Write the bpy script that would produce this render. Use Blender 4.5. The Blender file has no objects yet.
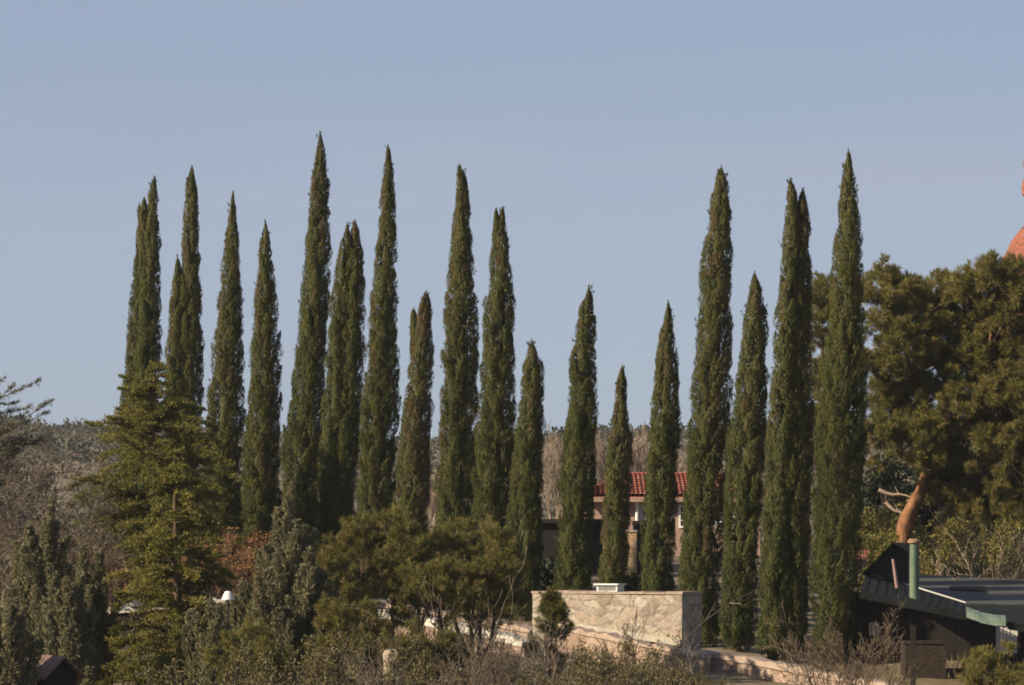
import bpy, math
import numpy as np

# ---------------------------------------------------------------- scene, camera numbers
scene = bpy.context.scene
COL = scene.collection
FOCAL = 135.0
FPX = 1024 * FOCAL / 36.0          # focal length in pixels
HY = 550.0                         # eye level
R = math.radians


def W(px, py, d):
    return np.array(((px - 512.0) * d / FPX, d, (HY - py) * d / FPX))


def norm(v):
    return v / np.maximum(np.linalg.norm(v, axis=-1, keepdims=True), 1e-9)


def tz(x, y):
    """terrain height"""
    x = np.asarray(x, float); y = np.asarray(y, float)
    z = np.interp(y, [-300, 0, 8, 40, 60, 78, 84, 88, 125, 160, 250, 330, 450, 600, 720, 900, 1500, 4000],
                  [-1, -1.75, -2.3, -6.4, -5.4, -3.75, -3.2, -2.85, -.3, -.1, -.8, 1.8, 9.0, 17.5, 20.6, 19, 14, 10])
    wgt = np.interp(y, [30, 70, 160, 300], [0, 1, 1, 0])
    z = z - .03 * np.clip(x - 7.9, -25, 22) * wgt
    hw = np.interp(y, [260, 450, 720], [0, 1, 1])
    z = z + hw * (1.3 * np.sin(x * .021 + y * .006 + .6) + .8 * np.sin(x * .057 - y * .013 + 2) + .5 * np.sin(x * .11 + y * .03))
    fw = np.interp(y, [5, 15, 150], [0, 1, .5])
    z = z + fw * (.10 * np.sin(x * .9 + y * .4) + .07 * np.sin(x * 1.7 - y * 1.1 + 1))
    return z


# ---------------------------------------------------------------- object helpers
def tag(o, label=None, cat=None, group=None, kind=None):
    if label: o['label'] = label
    if cat: o['category'] = cat
    if group: o['group'] = group
    if kind: o['kind'] = kind
    return o


def thing(name, loc, label, cat, group=None, rz=0.0):
    o = bpy.data.objects.new(name, None)
    o.empty_display_size = .3
    o.location = [float(v) for v in loc]
    o.rotation_euler = (0, 0, rz)
    COL.objects.link(o)
    return tag(o, label, cat, group)


class Geo:
    """collects quads and triangles with a tint per face, links them as one mesh"""

    def __init__(self):
        self.v = []; self.q = []; self.t = []; self.qt = []; self.tt = []; self.qm = []; self.tm = []; self.n = 0

    def quads(self, V, Q, tint=.5, mat=0):
        V = np.asarray(V, float).reshape(-1, 3); Q = np.asarray(Q, int).reshape(-1, 4)
        self.v.append(V); self.q.append(Q + self.n); self.n += len(V)
        self.qt.append(np.broadcast_to(np.asarray(tint, float), (len(Q),)).copy())
        self.qm.append(np.full(len(Q), mat, int))

    def tris(self, V, T, tint=.5, mat=0):
        V = np.asarray(V, float).reshape(-1, 3); T = np.asarray(T, int).reshape(-1, 3)
        self.v.append(V); self.t.append(T + self.n); self.n += len(V)
        self.tt.append(np.broadcast_to(np.asarray(tint, float), (len(T),)).copy())
        self.tm.append(np.full(len(T), mat, int))

    # ---- shapes
    def leaves(self, P, D, L, Wd, rng, tint, N=None, nj=.55):
        n = len(P)
        if n == 0: return
        D = norm(D)
        S = norm(np.cross(D, rng.normal(size=(n, 3)) if N is None else N + nj * rng.normal(size=(n, 3))))
        L = np.broadcast_to(L, (n,))[:, None]; Wd = np.broadcast_to(Wd, (n,))[:, None]
        m = P + D * L * .45
        V = np.stack([P, m + S * Wd * .5, P + D * L, m - S * Wd * .5], 1).reshape(-1, 3)
        Q = np.arange(4 * n).reshape(n, 4)
        self.quads(V, Q, tint)

    def segs(self, A, B, ra, rb, sides=3, tint=.5):
        """many tapered sticks at once"""
        A = np.asarray(A, float); B = np.asarray(B, float)
        n = len(A)
        if n == 0: return
        ra = np.broadcast_to(ra, (n,)); rb = np.broadcast_to(rb, (n,))
        D = norm(B - A)
        h = np.where(np.abs(D[:, 2:3]) < .9, np.array([[0, 0, 1.]]), np.array([[1., 0, 0]]))
        U = norm(np.cross(D, h)); Vv = np.cross(D, U)
        a = np.arange(sides) * 2 * math.pi / sides
        ring = U[:, None] * np.cos(a)[None, :, None] + Vv[:, None] * np.sin(a)[None, :, None]
        va = A[:, None] + ring * ra[:, None, None]
        vb = B[:, None] + ring * rb[:, None, None]
        V = np.concatenate([va, vb], 1).reshape(-1, 3)
        i = np.arange(sides); j = (i + 1) % sides
        q = np.stack([i, j, j + sides, i + sides], 1)
        Q = (q[None] + (np.arange(n) * 2 * sides)[:, None, None]).reshape(-1, 4)
        t = np.repeat(np.broadcast_to(tint, (n,)), sides)
        self.quads(V, Q, t)

    def tube(self, pts, rad, sides=8, tint=.5, wob=0, rng=None, mat=0, cap=True):
        pts = np.asarray(pts, float); k = len(pts)
        rad = np.broadcast_to(np.asarray(rad, float), (k,))
        T = norm(np.gradient(pts, axis=0))
        h = np.array([0, 1., 0]) if abs(T[0, 1]) < .9 else np.array([1., 0, 0])
        a = np.arange(sides) * 2 * math.pi / sides
        V = []
        for p, t, r in zip(pts, T, rad):
            u = norm(np.cross(t, h)); v = np.cross(t, u)
            rr = r * (1 + (wob * rng.normal(size=sides) if wob else 0)) if rng is not None else np.full(sides, r)
            V.append(p + (u * np.cos(a)[:, None] + v * np.sin(a)[:, None]) * np.reshape(rr, (-1, 1)))
        V = np.concatenate(V)
        i = np.arange(sides); j = (i + 1) % sides
        q = np.stack([i, j, j + sides, i + sides], 1)
        Q = (q[None] + (np.arange(k - 1) * sides)[:, None, None]).reshape(-1, 4)
        self.quads(V, Q, tint, mat)
        if cap:
            for ring, c in ((V[:sides], pts[0]), (V[-sides:], pts[-1])):
                VV = np.concatenate([ring, c[None]])
                self.tris(VV, np.stack([i, j, np.full(sides, sides)], 1), tint, mat)

    def box(self, lo, hi, tint=.5, M=None, mat=0):
        x0, y0, z0 = lo; x1, y1, z1 = hi
        V = np.array([(x0, y0, z0), (x1, y0, z0), (x1, y1, z0), (x0, y1, z0), (x0, y0, z1), (x1, y0, z1), (x1, y1, z1), (x0, y1, z1)], float)
        if M is not None: V = V @ M[:3, :3].T + M[:3, 3]
        self.quads(V, [(0, 3, 2, 1), (4, 5, 6, 7), (0, 1, 5, 4), (1, 2, 6, 5), (2, 3, 7, 6), (3, 0, 4, 7)], tint, mat)

    def slab(self, quad, th, tint=.5, mat=0):
        """thick plate below four top corners"""
        q = np.asarray(quad, float)
        lo = q - np.array([0, 0, th])
        V = np.concatenate([lo, q])
        self.quads(V, [(0, 3, 2, 1), (4, 5, 6, 7), (0, 1, 5, 4), (1, 2, 6, 5), (2, 3, 7, 6), (3, 0, 4, 7)], tint, mat)

    def poly_prism(self, pts, vec, tint=.5):
        """flat polygon pushed along vec"""
        p = np.asarray(pts, float); n = len(p)
        V = np.concatenate([p, p + np.asarray(vec, float)])
        i = np.arange(n); j = (i + 1) % n
        self.quads(V, np.stack([i, j, j + n, i + n], 1), tint)
        c = p.mean(0)
        for ring, cc in ((p, c), (p + vec, c + vec)):
            self.tris(np.concatenate([ring, np.asarray(cc)[None]]), np.stack([i, j, np.full(n, n)], 1), tint)

    def lathe(self, c, prof, sides=20, tint=.5):
        c = np.asarray(c, float)
        self.tube([c + np.array([0, 0, z]) for r, z in prof], [r for r, z in prof], sides, tint)

    def mesh(self, name, mats, smooth=False):
        V = np.concatenate(self.v) if self.v else np.zeros((0, 3))
        Q = np.concatenate(self.q) if self.q else np.zeros((0, 4), int)
        T = np.concatenate(self.t) if self.t else np.zeros((0, 3), int)
        me = bpy.data.meshes.new(name)
        me.vertices.add(len(V)); me.vertices.foreach_set('co', V.astype(np.float32).ravel())
        nl = Q.size + T.size
        me.loops.add(nl)
        me.loops.foreach_set('vertex_index', np.concatenate([Q.ravel(), T.ravel()]).astype(np.int32))
        me.polygons.add(len(Q) + len(T))
        st = np.concatenate([np.arange(len(Q)) * 4, Q.size + np.arange(len(T)) * 3]).astype(np.int32)
        me.polygons.foreach_set('loop_start', st)
        mi = np.concatenate(self.qm + self.tm).astype(np.int32)
        me.polygons.foreach_set('material_index', mi)
        me.polygons.foreach_set('use_smooth', np.full(len(st), smooth, dtype=bool))
        at = me.attributes.new('tint', 'FLOAT', 'FACE')
        at.data.foreach_set('value', np.clip(np.concatenate(self.qt + self.tt), 0, 1).astype(np.float32))
        for m in (mats if isinstance(mats, (list, tuple)) else [mats]): me.materials.append(m)
        me.update(calc_edges=True)
        return me

    def build(self, name, mats, parent=None, smooth=False, loc=None):
        o = bpy.data.objects.new(name, self.mesh(name, mats, smooth))
        COL.objects.link(o)
        if parent is not None: o.parent = parent
        if loc is not None: o.location = [float(v) for v in loc]
        return o


# ---------------------------------------------------------------- materials
def new_mat(name):
    m = bpy.data.materials.new(name); m.use_nodes = True
    nt = m.node_tree
    for n in list(nt.nodes): nt.nodes.remove(n)
    out = nt.nodes.new('ShaderNodeOutputMaterial')
    return m, nt, out


def ramp(nt, stops):
    r = nt.nodes.new('ShaderNodeValToRGB')
    e = r.color_ramp.elements
    while len(e) > 1: e.remove(e[-1])
    e[0].position = stops[0][0]; e[0].color = (*stops[0][1], 1)
    for p, c in stops[1:]:
        k = e.new(p); k.color = (*c, 1)
    return r


def leaf_mat(name, stops, trans=.18, rough=.6):
    m, nt, out = new_mat(name)
    a = nt.nodes.new('ShaderNodeAttribute'); a.attribute_name = 'tint'
    r = ramp(nt, stops); nt.links.new(a.outputs['Fac'], r.inputs[0])
    p = nt.nodes.new('ShaderNodeBsdfPrincipled')
    p.inputs['Roughness'].default_value = rough
    p.inputs['Specular IOR Level'].default_value = .25
    nt.links.new(r.outputs[0], p.inputs['Base Color'])
    if trans > 0:
        t = nt.nodes.new('ShaderNodeBsdfTranslucent'); nt.links.new(r.outputs[0], t.inputs['Color'])
        mx = nt.nodes.new('ShaderNodeMixShader'); mx.inputs[0].default_value = trans
        nt.links.new(p.outputs[0], mx.inputs[1]); nt.links.new(t.outputs[0], mx.inputs[2])
        nt.links.new(mx.outputs[0], out.inputs[0])
    else:
        nt.links.new(p.outputs[0], out.inputs[0])
    return m


def noise_mat(name, stops, scale=3.0, detail=6, rough=.8, bump=.3, bscale=None, metal=0.0, stretch=(1, 1, 1), spec=.3, dist=.02):
    m, nt, out = new_mat(name)
    tc = nt.nodes.new('ShaderNodeTexCoord')
    mp = nt.nodes.new('ShaderNodeMapping'); mp.inputs['Scale'].default_value = stretch
    nt.links.new(tc.outputs['Object'], mp.inputs[0])
    n = nt.nodes.new('ShaderNodeTexNoise'); n.inputs['Scale'].default_value = scale; n.inputs['Detail'].default_value = detail
    n.inputs['Roughness'].default_value = .65
    nt.links.new(mp.outputs[0], n.inputs['Vector'])
    r = ramp(nt, stops); nt.links.new(n.outputs['Fac'], r.inputs[0])
    p = nt.nodes.new('ShaderNodeBsdfPrincipled')
    p.inputs['Roughness'].default_value = rough; p.inputs['Metallic'].default_value = metal
    p.inputs['Specular IOR Level'].default_value = spec
    nt.links.new(r.outputs[0], p.inputs['Base Color'])
    if bump:
        n2 = nt.nodes.new('ShaderNodeTexNoise'); n2.inputs['Scale'].default_value = bscale or scale * 4; n2.inputs['Detail'].default_value = 8
        nt.links.new(mp.outputs[0], n2.inputs['Vector'])
        b = nt.nodes.new('ShaderNodeBump'); b.inputs['Strength'].default_value = bump; b.inputs['Distance'].default_value = dist
        nt.links.new(n2.outputs['Fac'], b.inputs['Height']); nt.links.new(b.outputs[0], p.inputs['Normal'])
    nt.links.new(p.outputs[0], out.inputs[0])
    return m


def stone_mat(name, stops, scale=3.0, mortar=(.36, .29, .22), edge=.035, bump=.6):
    """irregular flagstone veneer: one colour per stone, mortar between"""
    m, nt, out = new_mat(name)
    L = nt.links.new
    tc = nt.nodes.new('ShaderNodeTexCoord')
    n0 = nt.nodes.new('ShaderNodeTexNoise'); n0.inputs['Scale'].default_value = 3.0; L(tc.outputs['Object'], n0.inputs['Vector'])
    ad = nt.nodes.new('ShaderNodeVectorMath'); ad.operation = 'MULTIPLY_ADD'
    L(n0.outputs['Color'], ad.inputs[0]); ad.inputs[1].default_value = (.22, .22, .22); L(tc.outputs['Object'], ad.inputs[2])
    v = nt.nodes.new('ShaderNodeTexVoronoi'); v.inputs['Scale'].default_value = scale; L(ad.outputs[0], v.inputs['Vector'])
    ve = nt.nodes.new('ShaderNodeTexVoronoi'); ve.feature = 'DISTANCE_TO_EDGE'; ve.inputs['Scale'].default_value = scale; L(ad.outputs[0], ve.inputs['Vector'])
    sep = nt.nodes.new('ShaderNodeSeparateColor'); L(v.outputs['Color'], sep.inputs[0])
    r = ramp(nt, stops); L(sep.outputs[0], r.inputs[0])
    n1 = nt.nodes.new('ShaderNodeTexNoise'); n1.inputs['Scale'].default_value = 9; n1.inputs['Detail'].default_value = 8; L(tc.outputs['Object'], n1.inputs['Vector'])
    mr = nt.nodes.new('ShaderNodeMapRange'); mr.inputs[1].default_value = .3; mr.inputs[2].default_value = .7; mr.inputs[3].default_value = .7; mr.inputs[4].default_value = 1.12
    L(n1.outputs['Fac'], mr.inputs[0])
    mul = nt.nodes.new('ShaderNodeMixRGB'); mul.blend_type = 'MULTIPLY'; mul.inputs[0].default_value = 1
    L(r.outputs[0], mul.inputs[1]); L(mr.outputs[0], mul.inputs[2])
    st = nt.nodes.new('ShaderNodeMapRange'); st.inputs[1].default_value = edge * .3; st.inputs[2].default_value = edge; L(ve.outputs['Distance'], st.inputs[0])
    mx = nt.nodes.new('ShaderNodeMixRGB'); L(st.outputs[0], mx.inputs[0]); mx.inputs[1].default_value = (*mortar, 1); L(mul.outputs[0], mx.inputs[2])
    p = nt.nodes.new('ShaderNodeBsdfPrincipled'); p.inputs['Roughness'].default_value = .85; p.inputs['Specular IOR Level'].default_value = .2
    L(mx.outputs[0], p.inputs['Base Color'])
    hs = nt.nodes.new('ShaderNodeMath'); hs.operation = 'MULTIPLY_ADD'; L(n1.outputs['Fac'], hs.inputs[0]); hs.inputs[1].default_value = .5; L(st.outputs[0], hs.inputs[2])
    b = nt.nodes.new('ShaderNodeBump'); b.inputs['Strength'].default_value = bump; b.inputs['Distance'].default_value = .03
    L(hs.outputs[0], b.inputs['Height']); L(b.outputs[0], p.inputs['Normal'])
    L(p.outputs[0], out.inputs[0])
    return m


def tint_mat(name, stops, rough=.85):
    """one colour per piece, broken up by grain and weather stains"""
    m, nt, out = new_mat(name); L = nt.links.new
    a = nt.nodes.new('ShaderNodeAttribute'); a.attribute_name = 'tint'
    r = ramp(nt, stops); L(a.outputs['Fac'], r.inputs[0])
    tc = nt.nodes.new('ShaderNodeTexCoord')
    n1 = nt.nodes.new('ShaderNodeTexNoise'); n1.inputs['Scale'].default_value = 7; n1.inputs['Detail'].default_value = 9; n1.inputs['Roughness'].default_value = .7; L(tc.outputs['Object'], n1.inputs['Vector'])
    mr = nt.nodes.new('ShaderNodeMapRange'); mr.inputs[1].default_value = .3; mr.inputs[2].default_value = .7; mr.inputs[3].default_value = .66; mr.inputs[4].default_value = 1.15; L(n1.outputs['Fac'], mr.inputs[0])
    mul = nt.nodes.new('ShaderNodeMixRGB'); mul.blend_type = 'MULTIPLY'; mul.inputs[0].default_value = 1; L(r.outputs[0], mul.inputs[1]); L(mr.outputs[0], mul.inputs[2])
    p = nt.nodes.new('ShaderNodeBsdfPrincipled'); p.inputs['Roughness'].default_value = rough; p.inputs['Specular IOR Level'].default_value = .2; L(mul.outputs[0], p.inputs['Base Color'])
    b = nt.nodes.new('ShaderNodeBump'); b.inputs['Strength'].default_value = .5; b.inputs['Distance'].default_value = .02; L(n1.outputs['Fac'], b.inputs['Height']); L(b.outputs[0], p.inputs['Normal'])
    L(p.outputs[0], out.inputs[0])
    return m


M = {}
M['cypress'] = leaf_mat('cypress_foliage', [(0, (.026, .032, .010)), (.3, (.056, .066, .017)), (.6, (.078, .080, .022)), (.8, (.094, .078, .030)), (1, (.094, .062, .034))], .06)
M['cedar'] = leaf_mat('golden_cedar_foliage', [(0, (.078, .080, .015)), (.5, (.168, .154, .030)), (1, (.22, .188, .042))], .3)
M['bluecedar'] = leaf_mat('grey_cedar_foliage', [(0, (.085, .082, .058)), (.5, (.15, .142, .105)), (1, (.20, .18, .14))], .25)
M['juniper'] = leaf_mat('grey_juniper_foliage', [(0, (.085, .088, .046)), (.5, (.165, .155, .086)), (.85, (.21, .188, .105)), (1, (.19, .15, .075))], .2)
M['pine'] = leaf_mat('pine_needles', [(0, (.070, .070, .020)), (.5, (.148, .132, .032)), (1, (.20, .165, .05))], .32)
M['scrub'] = leaf_mat('scrub_leaves', [(0, (.050, .046, .016)), (.5, (.100, .086, .032)), (1, (.140, .108, .052))], .15)
M['russet'] = leaf_mat('russet_leaves', [(0, (.085, .048, .026)), (.6, (.20, .100, .042)), (.9, (.29, .135, .040)), (1, (.40, .21, .03))], .2)
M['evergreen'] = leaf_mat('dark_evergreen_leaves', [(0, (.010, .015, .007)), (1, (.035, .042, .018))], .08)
M['hillscrub'] = leaf_mat('hillside_scrub', [(0, (.038, .040, .020)), (.25, (.052, .050, .026)), (.45, (.098, .078, .052)), (.7, (.125, .096, .074)), (1, (.16, .112, .085))], .1)
M['twig'] = leaf_mat('bare_twigs', [(0, (.048, .034, .022)), (.5, (.098, .070, .046)), (1, (.17, .128, .088))], 0, .8)
M['greytwig'] = leaf_mat('grey_bare_twigs', [(0, (.055, .044, .035)), (.5, (.105, .083, .067)), (1, (.175, .142, .115))], 0, .8)
M['paletwig'] = leaf_mat('pale_bare_twigs', [(0, (.16, .115, .085)), (1, (.34, .26, .19))], 0, .8)
M['bark'] = noise_mat('brown_bark', [(.3, (.045, .030, .020)), (.7, (.12, .082, .055))], 6, stretch=(1, 1, .3), rough=.9, bump=.6)
M['pinebark'] = noise_mat('orange_pine_bark', [(.3, (.055, .026, .015)), (.48, (.19, .085, .040)), (.7, (.33, .175, .095))], 7, stretch=(1, 1, .35), rough=.9, bump=1.0, dist=.06)
M['deadwood'] = noise_mat('grey_deadwood', [(.3, (.28, .20, .14)), (.7, (.5, .40, .30))], 8, rough=.85)
M['ground'] = noise_mat('dry_ground', [(.3, (.075, .055, .036)), (.5, (.13, .10, .062)), (.7, (.19, .145, .095))], .35, 10, bump=.5, bscale=3, dist=.1, rough=.95)
M['stone'] = tint_mat('flagstones', [(0, (.23, .20, .165)), (.12, (.24, .205, .17)), (.16, (.25, .20, .155)), (.4, (.38, .32, .255)), (.55, (.34, .265, .21)), (.75, (.42, .37, .305)), (.9, (.32, .28, .225)), (1, (.37, .29, .235))])
M['claytile'] = tint_mat('weathered_clay_tiles', [(0, (.15, .042, .030)), (.4, (.26, .070, .046)), (.7, (.34, .115, .08)), (1, (.36, .18, .13))])
M['pinkstone'] = stone_mat('pink_rubble', [(0, (.22, .15, .115)), (.4, (.32, .225, .175)), (.7, (.37, .275, .215)), (1, (.28, .20, .15))], 7.0, (.21, .155, .12), .035)
M['coping'] = noise_mat('cream_coping', [(.3, (.32, .275, .22)), (.6, (.43, .38, .315)), (.8, (.48, .435, .365))], 5, bump=.4)
M['whitecoping'] = noise_mat('white_coping', [(.3, (.36, .32, .275)), (.7, (.58, .54, .48))], 7, bump=.5)
M['pinkcoping'] = noise_mat('pink_coping', [(.3, (.24, .175, .138)), (.7, (.37, .285, .23))], 6, bump=.4)
M['roof'] = noise_mat('blue_black_metal_roof', [(.3, (.010, .0115, .012)), (.7, (.021, .023, .024))], 1.5, rough=.85, bump=.08, spec=.08)
M['greyroof'] = noise_mat('grey_roofing', [(.3, (.042, .041, .038)), (.7, (.078, .075, .069))], 2.0, rough=.8, bump=.2)
M['green'] = noise_mat('green_painted_metal', [(.3, (.050, .080, .050)), (.5, (.085, .125, .082)), (.7, (.11, .15, .10))], 5, rough=.6, bump=.15, stretch=(1, 1, .25))
M['palegreen'] = noise_mat('weathered_green_metal', [(.3, (.075, .115, .088)), (.7, (.19, .24, .20))], 5, rough=.35, bump=.1, metal=.3)
M['rust'] = noise_mat('rusty_cap', [(.3, (.14, .08, .05)), (.7, (.30, .19, .13))], 20, rough=.8, bump=.3)
M['darkwood'] = noise_mat('shade_darkened_wood', [(.3, (.008, .0065, .0055)), (.7, (.020, .016, .0135))], 3, stretch=(4, 4, .4), rough=.75, bump=.3)  # dark wood, lowered further to put the house wall's shade into the colour
M['brownwood'] = noise_mat('brown_wood', [(.3, (.06, .036, .024)), (.7, (.13, .085, .058))], 3, stretch=(4, 4, .4), rough=.75, bump=.3)
M['white'] = noise_mat('white_paint', [(.3, (.58, .57, .54)), (.7, (.70, .69, .66))], 5, rough=.55, bump=.1)
M['blind'] = noise_mat('white_blinds', [(.3, (.50, .47, .44)), (.7, (.70, .66, .62))], 3, rough=.6, bump=.1)
M['steel'] = noise_mat('galvanised_steel', [(.3, (.50, .49, .47)), (.7, (.66, .65, .63))], 8, rough=.5, bump=.1, metal=.35)
M['stucco'] = noise_mat('pink_stucco', [(.3, (.26, .165, .13)), (.7, (.34, .235, .19))], 3, bump=.3)
M['greystucco'] = noise_mat('grey_stucco', [(.3, (.34, .32, .31)), (.7, (.46, .44, .42))], 3, bump=.2)
M['tile'] = noise_mat('red_clay_tile', [(.3, (.18, .045, .032)), (.5, (.27, .08, .055)), (.7, (.32, .13, .095))], 4, bump=.3)
M['brick'] = stone_mat('tan_brick', [(0, (.40, .24, .12)), (.5, (.52, .34, .18)), (1, (.58, .42, .25))], 6, (.22, .16, .11), .06)
M['darkbrick'] = stone_mat('brown_brick', [(0, (.022, .016, .012)), (.5, (.034, .023, .018)), (1, (.044, .030, .022))], 13, (.05, .04, .033), .05)
M['pinkroof'] = noise_mat('pink_shingle', [(.3, (.11, .065, .054)), (.7, (.19, .12, .10))], 8, bump=.5)
M['redrock'] = noise_mat('red_sandstone', [(.3, (.16, .040, .016)), (.5, (.30, .083, .030)), (.7, (.39, .130, .052))], .09, 8, bump=1.0, bscale=.35, stretch=(1, 1, 3), dist=3.0, rough=.95)
M['glass'] = noise_mat('dark_window_glass', [(.3, (.02, .022, .025)), (.7, (.04, .042, .045))], 2, rough=.15, bump=0, spec=.6)
M['pinkpipe'] = noise_mat('pink_painted_pipe', [(.3, (.22, .135, .12)), (.7, (.30, .20, .175))], 8, rough=.6, bump=.1)


# ---------------------------------------------------------------- growth helpers
def rand_dirs(n, rng):
    return norm(rng.normal(size=(n, 3)))


def grow(P, D, L, Rr, levels, rng, nchild=(5, 4, 4), spread=.8, ratio=.55, up=.10, jit=.22, steps=4, rratio=.5, tstart=.25):
    """batch branching; returns all sticks (A,B,ra,rb,level) and the twig points of the last level (pos, dir)"""
    out = []; P = np.atleast_2d(P).astype(float); D = norm(np.atleast_2d(D).astype(float))
    L = np.atleast_1d(L).astype(float); Rr = np.atleast_1d(Rr).astype(float)
    tips = None
    for lv in range(levels):
        n = len(P); pts = [P]; dirs = [D]
        for s in range(steps):
            D = norm(D + jit * rng.normal(size=(n, 3)) + np.array([0, 0, up]))
            P = P + D * (L / steps)[:, None]
            ra = Rr * (1 - .75 * s / steps); rb = Rr * (1 - .75 * (s + 1) / steps)
            out.append((pts[-1], P, ra, rb, np.full(n, lv)))
            pts.append(P); dirs.append(D)
        PT = np.stack(pts, 1); DT = np.stack(dirs, 1)
        if lv == levels - 1:
            tips = (PT[:, 1:].reshape(-1, 3), DT[:, 1:].reshape(-1, 3))
            break
        m = nchild[min(lv, len(nchild) - 1)]
        t = tstart + (1 - tstart) * (np.arange(m)[None] + rng.random((n, m))) / m
        t[:, -1] = 1.0
        k = np.minimum((t * steps).astype(int), steps - 1); f = t * steps - k
        ii = np.arange(n)[:, None]
        cp = PT[ii, k] * (1 - f[..., None]) + PT[ii, k + 1] * f[..., None]
        cd = DT[ii, k + 1]
        perp = norm(np.cross(cd, rng.normal(size=cd.shape)))
        ang = spread * (.55 + .7 * rng.random((n, m, 1))); ang[:, -1] *= .35
        cd = norm(cd * np.cos(ang) + perp * np.sin(ang))
        cl = (L[:, None] * ratio * (1.15 - .45 * t) * (.7 + .6 * rng.random((n, m))))
        cr = np.maximum(Rr[:, None] * (1 - .75 * t) * .85 * (rratio / .5) * .75, .0022)
        P = cp.reshape(-1, 3); D = cd.reshape(-1, 3); L = cl.ravel(); Rr = cr.ravel()
    A = np.concatenate([o[0] for o in out]); B = np.concatenate([o[1] for o in out])
    ra = np.concatenate([o[2] for o in out]); rb = np.concatenate([o[3] for o in out]); lv = np.concatenate([o[4] for o in out])
    return A, B, ra, rb, lv, tips


def add_sticks(g, gr, rng, rmin=.003, tint0=.5):
    A, B, ra, rb, lv, tips = gr
    t = np.clip(tint0 + .18 * rng.normal(size=len(A)), 0, 1)
    big = lv <= 0
    g.segs(A[big], B[big], np.maximum(ra[big], rmin), np.maximum(rb[big], rmin), 6, t[big])
    g.segs(A[~big], B[~big], np.maximum(ra[~big], rmin), np.maximum(rb[~big], rmin), 3, t[~big])


def plumes(g, C, Rad, zs, rng, n_lobes, leaves_per, lobe_len, lobe_w, leaf_l, leaf_w, lean=.30, tint=.45, tint_top=.15, inset=.72, core=.6, fold=0.0):
    """a spire built of upright leafy plumes round an axis: C(z)->(x,y), Rad(z)->radius, z in zs=(z0,z1)"""
    z0, z1 = zs
    zz = np.linspace(z0, z1, 200); rr = np.maximum(Rad(zz), .03) + .04
    cdf = np.cumsum(rr); cdf /= cdf[-1]
    z = np.interp((np.arange(n_lobes) + rng.random(n_lobes)) / n_lobes, cdf, zz)
    th = (np.arange(n_lobes) * 2.39996 + rng.normal(size=n_lobes) * .5)
    r = np.maximum(Rad(z), .02)
    ln = np.minimum(lobe_len * (.6 + .8 * rng.random(n_lobes)), .25 + 2.2 * r)
    wd = np.minimum(lobe_w * (.65 + .7 * rng.random(n_lobes)), .012 + .42 * r)
    fph = rng.random(3) * 6.28
    ff = 1 + fold * (.55 * np.sin(3 * th + z * .55 + fph[0]) + .45 * np.sin(5 * th - z * .4 + fph[1]) + .5 * np.sin(2 * th + z * 1.7 + fph[2]))
    if fold: ff = ff * np.where(rng.random(n_lobes) < .3, .80, 1.0)
    zt = np.minimum(z + ln * .6, z1 + .02)
    zb = zt - ln
    rt = np.maximum(Rad(zt), 0) * (.93 + .14 * rng.random(n_lobes)) * ff - wd * .25
    rb = np.maximum(Rad(np.maximum(zb, z0)), .0) * inset * ff * (.85 + .3 * rng.random(n_lobes))
    rt = np.maximum(rt, .0); rb = np.minimum(rb, rt + .25 * ln)
    o = np.stack([np.cos(th), np.sin(th), 0 * th], 1)
    cb = C(zb); ct = C(zt)
    Bp = np.stack([cb[0], cb[1], zb], 1) + o * rb[:, None]
    Tp = np.stack([ct[0], ct[1], zt], 1) + o * rt[:, None]
    ax = norm(Tp - Bp)
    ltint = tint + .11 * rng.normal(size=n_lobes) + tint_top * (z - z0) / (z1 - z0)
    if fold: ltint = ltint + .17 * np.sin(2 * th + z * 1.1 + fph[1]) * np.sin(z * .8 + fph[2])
    i = np.repeat(np.arange(n_lobes), leaves_per); n = len(i)
    t = rng.random(n) ** .85
    ph = rng.random(n) * 2 * math.pi
    u = norm(np.cross(ax[i], o[i] + 1e-4)); v = np.cross(u, ax[i])
    rad = u * np.cos(ph)[:, None] + v * np.sin(ph)[:, None]
    # favour the outer side of the plume
    flip = (np.sum(rad * o[i], 1) < -.35) & (rng.random(n) < .8)
    rad[flip] *= -1
    w = wd[i] * np.sin(math.pi * np.clip(t, .02, .98) ** .75) ** .7 * (.75 + .35 * rng.random(n))
    P = Bp[i] + (Tp - Bp)[i] * t[:, None] + rad * w[:, None]
    D = norm(ax[i] * .8 + rad * (lean + .35 * rng.random(n))[:, None] + np.array([0, 0, .25]) + .22 * rng.normal(size=(n, 3)))
    L = leaf_l * (.6 + .8 * rng.random(n)) * np.clip(.45 + 3.0 * r[i], 0, 1); Wl = leaf_w * (.7 + .6 * rng.random(n))
    g.leaves(P - D * L[:, None] * .4, D, L, Wl, rng, np.clip(ltint[i] + .065 * rng.normal(size=n), 0, 1), rad + .5 * o[i], .28)
    if core:
        zc = np.linspace(z0, z1 - .1, 26); cc = C(zc)
        pts = np.stack([cc[0], cc[1], zc], 1)
        g.tube(pts, np.maximum(Rad(zc) * core, .01), 10, .05, .12, rng)


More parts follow.
